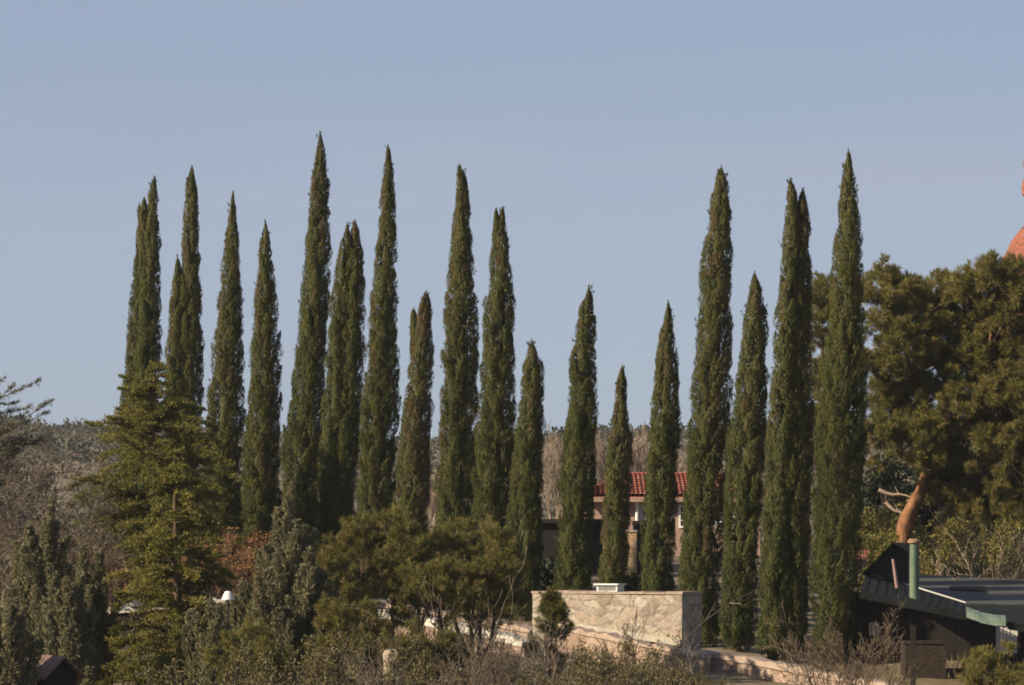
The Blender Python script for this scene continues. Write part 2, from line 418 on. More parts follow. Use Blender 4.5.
def axis_from_px(rows, D, base, scale=.93, wob=0):
    """silhouette rows (py, left px, right px) -> axis and radius functions in the tree's own space"""
    rows = sorted(rows, key=lambda r: -r[0])
    k = D / FPX
    z = np.array([(HY - r[0]) * k for r in rows]) - base[2]
    cx = np.array([((r[1] + r[2]) / 2 - 512) * k for r in rows]) - base[0]
    rad = np.array([(r[2] - r[1]) / 2 * k for r in rows]) * scale
    ph = np.random.default_rng(int(abs(cx[0] * 1000)) + 7).random(4) * 6.28
    def C(zz): return np.interp(zz, z, cx), .03 * np.sin(zz * .9 + ph[0])
    def Rad(zz): return np.interp(zz, z, rad) * (1 + .045 * np.sin(zz * 4.1 + ph[1]) + .04 * np.sin(zz * 7.3 + ph[2]))
    return C, Rad, z[0], z[-1] - .04


# ---------------------------------------------------------------- ground
def build_ground():
    ys = np.concatenate([np.linspace(-300, 0, 8)[:-1], np.linspace(0, 60, 25)[:-1], np.linspace(60, 130, 71)[:-1], np.linspace(130, 300, 30)[:-1],
                         np.linspace(300, 760, 93)[:-1], np.linspace(760, 1500, 12)[:-1], np.linspace(1500, 2200, 4)])
    xs = np.concatenate([np.linspace(-1500, -160, 14)[:-1], np.linspace(-160, -24, 40)[:-1], np.linspace(-24, 24, 65)[:-1], np.linspace(24, 160, 40)[:-1], np.linspace(160, 1500, 14)])
    X, Y = np.meshgrid(xs, ys)
    V = np.stack([X, Y, tz(X, Y)], -1).reshape(-1, 3)
    nx = len(xs); ny = len(ys)
    i, j = np.meshgrid(np.arange(nx - 1), np.arange(ny - 1))
    a = (j * nx + i).ravel()
    g = Geo(); g.quads(V, np.stack([a, a + 1, a + 1 + nx, a + nx], 1))
    tag(g.build('ground', M['ground'], smooth=True), kind='structure')


build_ground()


# ---------------------------------------------------------------- cypresses
CYP = 'row of tall Italian cypresses'
# (depth, base row, label, spires: rows of (py, left px, right px))
TREES = [
 (116, 535, 'thin cypress with a ragged forked tip, leaning on the back of the first tall cypress', [
   [(205,138,140),(215,138,147),(240,136,148),(280,133,148),(320,128,148),(360,125,148),(400,121,146),(430,119,146),(535,118,146)],
   [(199,143,145.5),(210,141,149),(240,139,150),(290,138,150)]]),
 (114.5, 537, 'slim cypress with one sharp tip, taller of the pair behind the golden cedar top', [
   [(177,153.5,155.5),(190,149,157),(220,146,158.5),(260,143,160.5),(280,141,161),(300,139,161),(340,136,161),(400,130,160),(460,126,160),(537,124,158)]]),
 (113.5, 538, 'cypress with a low side spire on its shoulder, just behind the golden cedar', [
   [(167,191,193),(178,187,194),(190,185.5,197.5),(220,184,198.5),(240,183,199),(280,180,201),(320,178,202),(360,176,202.5),(400,175,202.5),(440,172,201),(538,170,198)],
   [(257,177,178.5),(270,174.5,182),(300,170,186),(340,167,188),(380,165,188),(430,163,188),(500,162,188)]]),
 (111.5, 542, 'cypress with a single straight spire, standing between the golden cedar and a shorter cypress', [
   [(193,232,234),(210,228.5,236),(240,226,238.5),(280,221,241),(300,218,243),(340,213,244),(380,209,244.5),(400,208,244.5),(440,203,244.5),(480,199,243),(542,198,242)]]),
 (110, 545, 'shorter conical cypress just left of the tallest cypress', [
   [(222,264.5,266),(240,260,270),(270,258,274),(300,254.5,277),(340,251,279.5),(380,247,281.5),(420,244,282.5),(460,241,281),(500,240,279),(545,240,276)]]),
 (108, 550, 'tallest cypress of the whole row, its tip highest against the sky', [
   [(133,319,321),(145,318,324),(170,313,327),(190,310,328.5),(220,308,329.5),(260,304,330),(300,300,330),(330,297,329),(380,291,327),(400,290,326),(440,283,325),(480,281,322),(550,279,320)]]),
 (106.5, 553, 'blunt two-tipped cypress between the two tallest cypresses of the row', [
   [(221,353,356.5),(230,350.5,359),(250,349,363),(280,345,364.5),(320,342,364.5),(360,340,364.5),(400,336,363.5),(440,332,361),(480,328,357),(553,326,355)],
   [(224,346,348),(240,342,352),(270,336,352),(300,332,352),(320,328.5,352),(360,326,350),(400,323,350),(440,319,347),(480,317,345),(550,315,340)]]),
 (105, 560, 'second tallest cypress, with a long thin pointed tip', [
   [(146,387,389),(160,385.5,392),(190,381,395.5),(220,378.5,396),(260,376,396.5),(300,371,397.5),(320,368,399),(360,365,400),(400,360,401),(440,357,398),(480,355,397),(520,353,394),(560,352,392)]]),
 (103.5, 560, 'short cypress with a shouldered tip, just right of the second tallest cypress', [
   [(293,424,428),(305,420,431),(320,415,432),(350,411,433),(380,408,433),(400,404,431.5),(440,398,432.5),(480,397,432),(520,392,428),(560,390,427)],
   [(309,412,414.5),(320,410.5,418),(350,409,420)]]),
 (101.5, 580, 'tall cypress with a blunt leaning tip, behind the gap between the pine bushes', [
   [(166,457.5,460),(172,456.5,465),(180,456.5,468),(200,455,470),(220,453,471),(240,451,472.5),(280,447,475.5),(310,445,477),(360,440,479.5),(400,438.5,479),(440,437,479),(520,431,477),(585,428,476)]]),
 (100, 578, 'cypress whose tip splits into two short wisps, behind the wider pine bush', [
   [(209,502,504),(218,497,505),(240,492,508.5),(270,489,512),(300,487,514),(340,482,515.5),(400,478,515.5),(440,474,515),(480,470,513.5),(580,466,512)],
   [(210,495,497),(220,494,500),(240,492,502)]]),
 (99, 578, 'short cypress left of the pale stone wall, with two small tips', [
   [(341,531,533),(350,528,536),(360,524,541),(380,521,543.5),(400,519,543.5),(440,513,544.5),(480,509,544.5),(560,506,542),(580,506,541)]]),
 (98, 596, 'medium cypress with a pointed crown, behind the left half of the pale stone wall', [
   [(287,588.5,590.5),(300,583,592.5),(320,577,594.5),(360,570,595),(400,568,598),(430,563,597.5),(480,559,595.5),(540,555,596),(596,552,594)]]),
 (97, 598, 'shortest and thinnest cypress of the row, directly behind the metal vent on the wall', [
   [(367,621,623),(380,616.5,626),(400,615,627.5),(440,609,631.5),(480,603,631.5),(540,599,629),(598,597,626)]]),
 (95.5, 602, 'medium cypress behind the right part of the stone wall, next to the red roofed house', [
   [(303,667,669),(320,662.5,672.5),(350,656,677),(390,652.5,679),(440,648,679.5),(480,644,677.5),(540,641,675),(602,638,674)]]),
 (94.5, 640, 'tall thick cypress rising beside the shaded end of the stone wall', [
   [(168,720,722.5),(180,715,728),(200,711.5,730.5),(240,706,731.5),(270,700,732),(310,698,733),(360,693,733),(390,691,733),(450,685.5,729),(500,682,726.5),(560,678,722.5),(645,676,721)]]),
 (93.2, 648, 'shorter cypress squeezed between the two thick tall cypresses', [
   [(274,753.5,755.5),(285,750,760),(310,745,765.5),(350,740,767.5),(390,734.5,769),(450,727,767),(500,724,764),(560,721,759),(650,718,755)]]),
 (92.2, 652, 'thick cypress with twin tall tips of nearly equal height', [
   [(180,790,792),(190,787.5,796),(220,785,800),(260,781,800),(300,778,800),(340,774,800),(390,770,797),(450,766,795),(500,764,793),(560,759,792),(652,756,790)],
   [(190,802,804.5),(200,797,807.5),(230,793,811),(260,790,812),(320,787,812.5),(390,785,814),(450,782,813),(500,780,812),(560,778,811),(650,776,808)]]),
 (90.8, 645, 'wide tall cypress at the end of the row, beside the dark roofed house', [
   [(151,847.5,849.5),(165,844,852.7),(200,840,858),(240,835,861.5),(270,832,862.5),(300,829,864.5),(340,824,866),(390,818,866.5),(450,813,866.5),(500,812,865),(560,811,862),(640,810,855)]]),
]


def build_cypress(idx, D, by, label, spires):
    rng = np.random.default_rng(100 + idx)
    rows0 = spires[0][-1]
    bx = ((rows0[1] + rows0[2]) / 2 - 512) * D / FPX
    base = np.array((bx, D, float(tz(bx, D)) - .05))
    root = thing('cypress_tree', base, label, 'cypress', CYP)
    g = Geo()
    for s, rows in enumerate(spires):
        C, Rad, z0, z1 = axis_from_px(rows, D, base)
        z0 = max(z0, .25) if s else .2
        if s:
            C0 = C; dy = rng.uniform(-.15, .15); C = lambda zz, C0=C0, dy=dy: (C0(zz)[0], C0(zz)[1] + dy)
        area = np.trapz(2 * math.pi * Rad(np.linspace(z0, z1, 60)), np.linspace(z0, z1, 60))
        n = int(area * 14) + 40
        tt = .37 + .06 * rng.normal()
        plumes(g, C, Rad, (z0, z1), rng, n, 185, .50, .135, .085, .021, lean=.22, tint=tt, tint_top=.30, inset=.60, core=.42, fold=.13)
        # stray shoots that break the outline
        m = int(area * 2); zs = z0 + (z1 - z0) * rng.random(m) ** .8; a = rng.random(m) * 6.28; cs = C(zs); rs = Rad(zs) * (.92 + .12 * rng.random(m))
        Ps = np.stack([cs[0] + np.cos(a) * rs, cs[1] + np.sin(a) * rs, zs], 1); od = np.stack([np.cos(a), np.sin(a), 0 * a], 1)
        ds = norm(od * (.25 + .35 * rng.random((m, 1))) + np.array([0, 0, 1.])); ls = .05 + .09 * rng.random(m)
        q = np.repeat(np.arange(m), 14); u = rng.random(len(q))
        g.leaves(Ps[q] + ds[q] * (ls[q] * u)[:, None] + .012 * rng.normal(size=(len(q), 3)), norm(ds[q] + .45 * rng.normal(size=(len(q), 3))), .06, .022, rng, np.clip(tt + .1 + .15 * rng.normal(size=len(q)), 0, 1))
        # thin wisps at the very tip
        k = 40; t = rng.random(k); zz = z1 - .30 + .36 * t; c = C(np.minimum(zz, z1))
        w_ = (.018 * (1.2 - t)); P = np.stack([c[0] + w_ * rng.normal(size=k), c[1] + w_ * rng.normal(size=k), zz], 1)
        g.leaves(P, np.array([0, 0, 1.]) + .22 * rng.normal(size=(k, 3)), .09, .022, rng, .4)
        if s == 0:
            zc = np.linspace(0, z1 * .9, 12); cc = C(np.maximum(zc, z0))
            tr = Geo(); tr.tube(np.stack([cc[0], cc[1], zc], 1), np.interp(zc, [0, z1], [.13, .015]), 8, .5, .08, rng)
            tr.build('trunk', M['bark'], root, True)
    g.build('crown', M['cypress'], root)


for i, (D, by, label, sp) in enumerate(TREES):
    build_cypress(i, D, by, label, sp)


# ---------------------------------------------------------------- layered cedars
def build_cedar(name, cx, top, prof, D, label, mat, seed, group=None, droop=.25, tier=.17, lift=.1, leaf=(.078, .022), dens=1.35, cat='cedar', xr=None):
    """prof: (py, half width px) rows; horizontal boughs with flat sprays"""
    rng = np.random.default_rng(seed)
    k = D / FPX
    bx = (cx - 512) * k
    base = np.array((bx, D, float(tz(bx, D)) - .05))
    z1 = (HY - top) * k - base[2]
    pz = np.array([(HY - p[0]) * k - base[2] for p in prof][::-1]); pr = np.array([p[1] * k for p in prof][::-1])
    root = thing(name, base, label, cat, group)
    tr = Geo(); zc = np.linspace(0, z1 - .1, 10)
    tr.tube(np.stack([.03 * np.sin(zc), 0 * zc, zc], 1), np.interp(zc, [0, z1], [.035 * z1 * .5 + .03, .012]), 8, .5, .06, rng)
    g = Geo(); wood = tr
    zz = []
    z = .15
    while z < z1 - .05:
        nb = int(4 + 3 * rng.random())
        zz += list(z + .2 * rng.normal(size=nb)); z += tier * (.7 + .6 * rng.random())
    z = np.clip(np.array(zz), .2, z1 - .03); n = len(z)
    az = rng.random(n) * 2 * math.pi
    Rz = np.interp(z, pz, pr)
    L = np.maximum(Rz * (.6 + .48 * rng.random(n)), .10)
    # bough polylines
    S = 6; t = np.linspace(0, 1, S + 1)
    hx = np.cos(az); hy = np.sin(az)
    pts = np.zeros((n, S + 1, 3))
    bend = rng.normal(size=n) * .12; lj = .10 * rng.normal(size=n)
    for j, tt in enumerate(t):
        a2 = az + bend * tt
        pts[:, j, 0] = np.cos(a2) * L * tt; pts[:, j, 1] = np.sin(a2) * L * tt
        pts[:, j, 2] = z + L * ((lift + lj) * tt * 2 - droop * tt ** 2)
    for j in range(S):
        wood.segs(pts[:, j], pts[:, j + 1], .008 + .012 * L * (1 - t[j]), .006 + .012 * L * (1 - t[j + 1]), 3)
    # side sprays
    ns = np.maximum((L * 26 * dens).astype(int), 5)
    i = np.repeat(np.arange(n), ns); m = len(i)
    u = .12 + .88 * rng.random(m) ** .8
    kk = np.minimum((u * S).astype(int), S - 1); f = (u * S - kk)[:, None]
    Pb = pts[i, kk] * (1 - f) + pts[i, kk + 1] * f
    d = norm(pts[i, kk + 1] - pts[i, kk])
    side = norm(np.cross(d, np.array([0, 0, 1.]))) * np.where(rng.random(m) < .5, 1, -1)[:, None]
    sl = (.10 + .20 * L[i] * (1.05 - u)) * (.6 + .8 * rng.random(m)) * np.where(u > .93, 1.1, 1)
    sd = norm(d * .75 + side * (.35 + .6 * rng.random(m))[:, None] + np.array([0, 0, 1.]) * (.10 + .28 * rng.normal(size=m))[:, None])
    wood.segs(Pb, Pb + sd * sl[:, None], .004, .002, 3)
    nl = 16
    q = np.repeat(np.arange(m), nl); mm = len(q)
    v = rng.random(mm)
    P = Pb[q] + sd[q] * (sl[q] * v)[:, None] + .012 * rng.normal(size=(mm, 3)) + np.array([0, 0, -1.]) * (.05 * sl[q] * v ** 2)[:, None]
    Dl = norm(sd[q] * .7 + .55 * rng.normal(size=(mm, 3)) + np.array([0, 0, .35]))
    tb = .45 + .16 * rng.normal(size=n)
    g.leaves(P, Dl, leaf[0] * (.6 + .8 * rng.random(mm)), leaf[1] * (.7 + .6 * rng.random(mm)), rng, np.clip(tb[i][q] + .15 * rng.normal(size=mm) + .12 * (u[q] - .5), 0, 1), np.array([[0, -.25, .8]]) + .4 * side[q], .8)
    wood.build('trunk', M['bark'], root, True)
    g.build('crown', mat, root)


build_cedar('cedar_tree', 155, 362, [(362, 6), (385, 26), (410, 48), (440, 76), (480, 98), (520, 110), (560, 112), (600, 104)], 104,
            'broad golden green cedar with layered boughs, in front of the first cypresses', M['cedar'], 11, 'golden cedars', droop=.30)
build_cedar('cedar_tree', 176, 452, [(452, 4), (480, 22), (510, 40), (550, 56), (600, 72), (640, 84), (690, 94), (740, 94)], 80,
            'narrower golden green cedar in front of the broad one, its top against the dark gap', M['cedar'], 12, 'golden cedars', droop=.34)
build_cedar('cedar_tree', -16, 384, [(384, 8), (400, 52), (420, 60), (440, 66), (480, 62), (540, 70), (600, 60)], 98,
            'grey green cedar with upswept bough tips against the sky, at the photo edge', M['bluecedar'], 13, droop=.0, lift=.2, tier=.24, dens=.75, leaf=(.085, .016))


# ---------------------------------------------------------------- grey junipers
def build_juniper(rows, D, label, seed, mat='juniper', group='grey junipers in the foreground', n=None, tint=.48):
    rng = np.random.default_rng(seed)
    rows0 = rows[-1]; bx = ((rows0[1] + rows0[2]) / 2 - 512) * D / FPX
    base = np.array((bx, D, float(tz(bx, D)) - .05))
    root = thing('juniper_tree', base, label, 'juniper', group)
    C, Rad, z0, z1 = axis_from_px(rows, D, base, .92)
    z0 = .1
    g = Geo()
    # upright pointed plumes of different heights crowd round a central leader
    rmax = float(Rad(np.array([z0]))[0]); ns = int(14 + 52 * rmax * rmax + 12 * rmax)
    zz = np.linspace(z0, z1, 80); rz = Rad(zz)
    for q in range(ns):
        f = 0.0 if q == 0 else min(1.0, ((q + .5) / ns)) ** .5
        a = q * 2.39996 + rng.normal() * .3
        rr = f * rmax
        zt = z1 if q == 0 else float(np.interp(-rr, -rz[::1], zz)) * rng.uniform(.80, 1.04)
        zt = min(zt + .25, z1 - (0 if q == 0 else .15)); zb = max(z0, zt - rng.uniform(1.0, 1.9)) if q else z0
        if zt - zb < .35: zb = z0; zt = max(zt, zb + .5)
        w = (.20 if q == 0 else rng.uniform(.14, .26)) * (.8 + .25 * min(1, rmax))
        ox, oy = math.cos(a) * rr, math.sin(a) * rr; hl = zt - zb
        lean_ = .10 * rng.normal(size=2)
        c0 = C(np.array([zb]))[0][0]; c1 = C(np.array([zt]))[0][0]
        Bq = np.array([c0 + ox * .55, oy * .55, zb]); Tq = np.array([c1 + ox + lean_[0], oy + lean_[1], zt])
        nt_ = int(hl * (46 + 190 * w)) + 8
        t = rng.random(nt_) ** .9; az = rng.random(nt_) * 6.283
        rad = np.stack([np.cos(az), np.sin(az), 0 * az], 1)
        wl = w * (1 - t) ** .8 * (.55 + .45 * np.minimum(t * 4, 1)) * (.7 + .6 * rng.random(nt_))
        d = norm(norm(Tq - Bq) + rad * (.35 + .45 * rng.random(nt_))[:, None] + .1 * rng.normal(size=(nt_, 3)))
        P0 = Bq + (Tq - Bq) * t[:, None] + rad * (wl * .25)[:, None]
        tl = wl * 1.35 + .05 + .05 * rng.random(nt_)
        g.segs(P0, P0 + d * (tl * .8)[:, None], .005, .003, 3, .15)
        i = np.repeat(np.arange(nt_), 26); u = rng.random(len(i))
        tb = tint + .10 * rng.normal() + .10 * rng.normal(size=nt_)
        glob = norm(np.array([math.cos(a), math.sin(a), .3])) * (f + .01)
        g.leaves(P0[i] + d[i] * (tl[i] * u)[:, None] + (.016 * (1.15 - u))[:, None] * rng.normal(size=(len(i), 3)), norm(d[i] + .40 * rng.normal(size=(len(i), 3))),
                 .058 * (.6 + .8 * rng.random(len(i))), .0175, rng, np.clip(tb[i] + .14 * u + .08 * rng.normal(size=len(i)), 0, 1), rad[i] + .6 * glob, .4)
    g.tube(np.stack([C(zz[:60:6])[0], C(zz[:60:6])[1], zz[:60:6]], 1), np.maximum(Rad(zz[:60:6]) * .38, .01), 9, .0, .15, rng)
    tr = Geo(); zc = np.linspace(0, z1 * .85, 8); cc = C(np.maximum(zc, z0))
    tr.tube(np.stack([cc[0], cc[1], zc], 1), np.interp(zc, [0, z1], [.10, .012]), 8, .5, .08, rng)
    tr.build('trunk', M['bark'], root, True)
    g.build('crown', M[mat], root)


build_juniper([(500, 43, 47), (520, 36, 54), (545, 22, 64), (575, 8, 74), (620, -2, 82), (690, -8, 88)], 77,
              'grey green juniper with upright plumes, beside the small pink roof', 21)
build_juniper([(545, 88, 91), (570, 74, 104), (610, 64, 114), (700, 58, 122)], 81,
              'small loose grey juniper between the larger juniper and the golden cedar', 22)
build_juniper([(484, 289, 292), (505, 283, 300), (530, 272, 312), (560, 256, 322), (600, 238, 340), (640, 222, 356), (700, 212, 362)], 77,
              'large grey green juniper with a single pointed top, right of the white lamp', 23, tint=.52)
build_juniper([(598, 207, 210), (620, 196, 222), (650, 188, 234), (700, 182, 240)], 73,
              'low grey juniper with many pale upright tips, below the white lamp', 24)
build_juniper([(566, 62, 65), (600, 50, 80), (640, 42, 92), (700, 38, 98)], 75,
              'middle sized grey juniper right of the small pink roof, its tips below the larger juniper', 26)
build_juniper([(600, 8, 12), (625, -6, 24), (660, -12, 30), (700, -14, 30)], 71,
              'olive juniper at the photo corner, in front of the small pink roof', 25, tint=.62)


# ---------------------------------------------------------------- pines
def tufts(g, P, D, rng, n=15, l=.11, w=.014, spread=.75, tint=.5, tvar=.16):
    m = len(P); i = np.repeat(np.arange(m), n)
    Dn = norm(D[i] + spread * rng.normal(size=(len(i), 3)) + np.array([0, 0, .15]))
    tb = tint + tvar * rng.normal(size=m)
    g.leaves(P[i] + Dn * .01, Dn, l * (.65 + .6 * rng.random(len(i))), w * (.8 + .4 * rng.random(len(i))), rng, np.clip(tb[i] + .1 * rng.normal(size=len(i)), 0, 1))


def build_pine_bush(cx, top, halfw, bottom, D, label, seed, n=9, mat='pine', group='round pine bushes', name='pine_bush', tint=.55, ndl=26):
    rng = np.random.default_rng(seed)
    k = D / FPX; bx = (cx - 512) * k
    base = np.array((bx, D, float(tz(bx, D)) - .05))
    root = thing(name, base, label, 'pine', group)
    zt = (HY - top) * k - base[2]; zb = (HY - bottom) * k - base[2]; hw = halfw * k
    cz = (zt + zb) / 2; hz = (zt - zb) / 2
    wood = Geo(); g = Geo()
    # stems fork from the ground into the crown
    ns = 4
    st = []
    for s in range(ns):
        a = s * 2 * math.pi / ns + rng.random()
        end = np.array([math.cos(a) * hw * .45, math.sin(a) * hw * .45, cz + hz * .3])
        t = np.linspace(0, 1, 7)[:, None]
        pts = np.array([0, 0, 0]) * (1 - t) + end * t + np.array([math.cos(a), math.sin(a), 0]) * (.15 * hw * np.sin(t * math.pi)) + .04 * rng.normal(size=(7, 3)) * (t > 0)
        wood.tube(pts, np.linspace(.055, .025, 7), 6, .5, .1, rng)
        st.append(pts)
    st = np.concatenate(st)
    # clump centres on and in an uneven ellipsoid
    nc = int(60 * hw * max(hz, hw) / 1.0) + 20
    d = rand_dirs(nc, rng); rr = (.30 + .72 * rng.random(nc) ** .6) * (1 + .2 * np.sin(d[:, 0] * 5 + seed) + .10 * np.sin(d[:, 2] * 7 + 1))
    C = np.stack([d[:, 0] * hw * rr, d[:, 1] * hw * rr, cz + d[:, 2] * hz * rr], 1)
    C = C[C[:, 2] > .15]; nc = len(C)
    # a limb from the nearest stem point to every clump
    j = np.argmin(((st[None] - (C - np.array([0, 0, .5]))[:, None]) ** 2).sum(-1), 1)
    mid = (st[j] + C) / 2 + .08 * rng.normal(size=(nc, 3)) - np.array([0, 0, .06])
    wood.segs(st[j], mid, .02, .013, 4); wood.segs(mid, C, .013, .007, 4)
    od = norm(C - np.array([0, 0, cz - hz * .6]))
    A = grow(C, od, np.full(nc, .30), np.full(nc, .008), 2, rng, nchild=(7,), spread=.95, ratio=.75, up=.10, steps=3)
    add_sticks(wood, A, rng)
    P, Dd = A[5]
    tufts(g, P, Dd, rng, ndl, .115, .0105, .75, tint)
    wood.build('trunk', M['bark'], root)
    g.build('crown', M[mat], root)


build_pine_bush(376, 530, 54, 618, 83, 'round olive pine bush with a flat top, beside the tall narrow pine bush', 31)
build_pine_bush(474, 530, 58, 618, 84, 'wider sprawling pine bush between the round one and the stone wall', 32)
build_pine_bush(551, 608, 8, 650, 79, 'small dark pine sapling in front of the left end of the stone wall', 33, tint=.25)
build_pine_bush(322, 556, 30, 640, 80, 'tall narrow pine bush against the right side of the grey juniper', 34)
build_pine_bush(1008, 668, 44, 730, 66, 'bright yellow green pine bush in front of the dark house window', 35, tint=.72)
build_pine_bush(430, 572, 28, 622, 81, 'small pine bush filling the gap below the blunt leaning cypress', 36, tint=.45)


build_pine_bush(346, 600, 30, 690, 76, 'low dense pine bush at the right foot of the large pointed juniper', 37, tint=.6)
build_pine_bush(428, 632, 30, 700, 73, 'low pine bush rising from the scrub right of the stone pillar', 38, tint=.5)
build_pine_bush(250, 640, 34, 710, 70, 'low pine bush at the bottom edge, below the large pointed juniper', 39, tint=.6)


def build_big_pine(label, trunk, limbs, clumps, D, seed, trad, stubs=(), spread_y=1.0, tint=.62, bark='pinebark'):
    rng = np.random.default_rng(seed)
    bx = (trunk[0][0] - 512) * D / FPX
    base = np.array((bx, D, float(tz(bx, D)) - .05))
    root = thing('pine_tree', base, label, 'pine')
    def loc(px, py, dy=0.0):
        p = W(px, py, D); return np.array((p[0] - base[0], dy, p[2] - base[2]))
    wood = Geo()
    tp = np.array([loc(*p) for p in trunk]); tp[0][2] = min(tp[0][2], 0)
    # smooth the trunk line
    s = np.linspace(0, len(tp) - 1, 30); idx = np.arange(len(tp))
    tpp = np.stack([np.interp(s, idx, tp[:, c]) for c in range(3)], 1)
    for _ in range(2): tpp[1:-1] = (tpp[:-2] + 2 * tpp[1:-1] + tpp[2:]) / 4
    wood.tube(tpp, np.interp(s, idx, trad), 14, .5, .13, rng)
    pool = [tpp[10:]]
    for lm in limbs:
        lp = np.array([loc(*p) for p in lm[0]]); s2 = np.linspace(0, len(lp) - 1, 10)
        q = np.stack([np.interp(s2, np.arange(len(lp)), lp[:, c]) for c in range(3)], 1)
        wood.tube(q, np.linspace(lm[1], lm[1] * .35, 10), 7, .5, .07, rng); pool.append(q)
    pool = np.concatenate(pool)
    g = Geo(); limb = Geo()
    for (px, py, rp) in clumps:
        r = rp * D / FPX
        c = loc(px, py, rng.uniform(-1, 1) * spread_y)
        n = int(10 + r * r * 42)
        d = rand_dirs(n, rng); C = c + d * (r * rng.random((n, 1)) ** .45) * np.array([1, 1, .85])
        j = np.argmin(((pool[None] - c[None, None]) ** 2).sum(-1))
        m1 = (pool[j] + c) / 2 + .1 * rng.normal(size=3)
        limb.tube([pool[j], m1, c], [.06, .045, .025], 5, .5)
        limb.segs(np.repeat(c[None], n, 0), C, .014, .007, 3)
        od = norm((C - c) + np.array([0, 0, .25]))
        A = grow(C, od, np.full(n, .34), np.full(n, .008), 2, rng, nchild=(6,), spread=.9, ratio=.75, up=.12, steps=3)
        add_sticks(limb, A, rng)
        tt = tint + .1 * rng.normal()
        tufts(g, A[5][0], A[5][1], rng, 24, .17, .0145, .75, tt)
    wood.build('trunk', M[bark], root, True)
    limb.build('branches', M['bark'], root)
    g.build('crown', M['pine'], root)
    for st in stubs:
        sg = Geo(); p = np.array([loc(*q) for q in st])
        s2 = np.linspace(0, len(p) - 1, 8); q = np.stack([np.interp(s2, np.arange(len(p)), p[:, c]) for c in range(3)], 1)
        sg.tube(q, np.linspace(.062, .008, 8), 7, .5, .12, rng)
        sg.segs(q[[3, 5]], q[[3, 5]] + np.array([[-.12, 0, .22], [-.2, .05, -.1]]), .016, .004, 4)
        sg.build('dead_branch', M['deadwood'], root, True)
    return root


build_big_pine('large spreading pine with an orange brown crooked trunk, behind the dark house',
    [(893, 590), (899, 556), (905, 538), (904, 524), (912, 509), (920, 494), (926, 474), (926, 458), (922, 430), (917, 395), (914, 370)],
    [([(925, 478), (924, 466), (914, 457), (900, 454)], .07), ([(920, 494), (934, 484), (950, 482), (972, 476)], .06), ([(918, 395), (902, 370), (888, 335), (884, 300)], .11), ([(914, 372), (935, 362), (955, 345), (972, 320)], .10), ([(926, 470), (948, 440), (985, 410), (1020, 380)], .12),
     ([(924, 430), (900, 425), (880, 430)], .06), ([(972, 420), (985, 370), (995, 310)], .08)],
    [(886, 291, 20), (880, 318, 17), (896, 322, 20), (888, 350, 20), (875, 372, 16), (908, 345, 16), (930, 318, 22), (950, 300, 20), (928, 345, 20), (966, 296, 20), (992, 285, 20), (1015, 292, 23),
     (975, 320, 28), (1006, 318, 30), (955, 345, 24), (985, 360, 30), (1016, 365, 32), (960, 385, 28), (995, 405, 32), (1020, 430, 30), (950, 415, 22), (965, 440, 28), (1000, 460, 30),
     (885, 405, 18), (878, 440, 18), (898, 455, 20), (945, 470, 20), (905, 420, 14), (1045, 306, 34), (1050, 370, 38), (1055, 450, 40), (978, 480, 22), (1024, 490, 26), (897, 385, 16), (950, 500, 22), (990, 505, 24), (1030, 520, 26), (965, 530, 20), (1005, 540, 24), (940, 440, 18), (910, 300, 14), (940, 365, 20), (925, 395, 14), (917, 442, 14), (932, 452, 15), (928, 470, 11), (912, 432, 12)],
    106, 41, [.27, .23, .215, .23, .18, .15, .13, .12, .11, .10, .08],
    stubs=([(879, 490), (890, 495), (903, 494), (914, 499), (921, 497)], [(886, 502), (893, 510), (901, 512), (908, 517), (914, 517)]))
build_big_pine('distant pine showing only as a strip in the gap between the last two cypresses',
    [(838, 585), (836, 480), (832, 400), (828, 330)], [([(832, 400), (822, 350), (818, 300)], .07)],
    [(818, 297, 13), (824, 322, 14), (832, 350, 18), (820, 380, 16), (840, 400, 20), (822, 430, 18), (838, 460, 20), (824, 490, 18), (850, 370, 14), (840, 520, 20)],
    116, 42, [.2, .16, .12, .07], spread_y=.5, tint=.5, bark='bark')


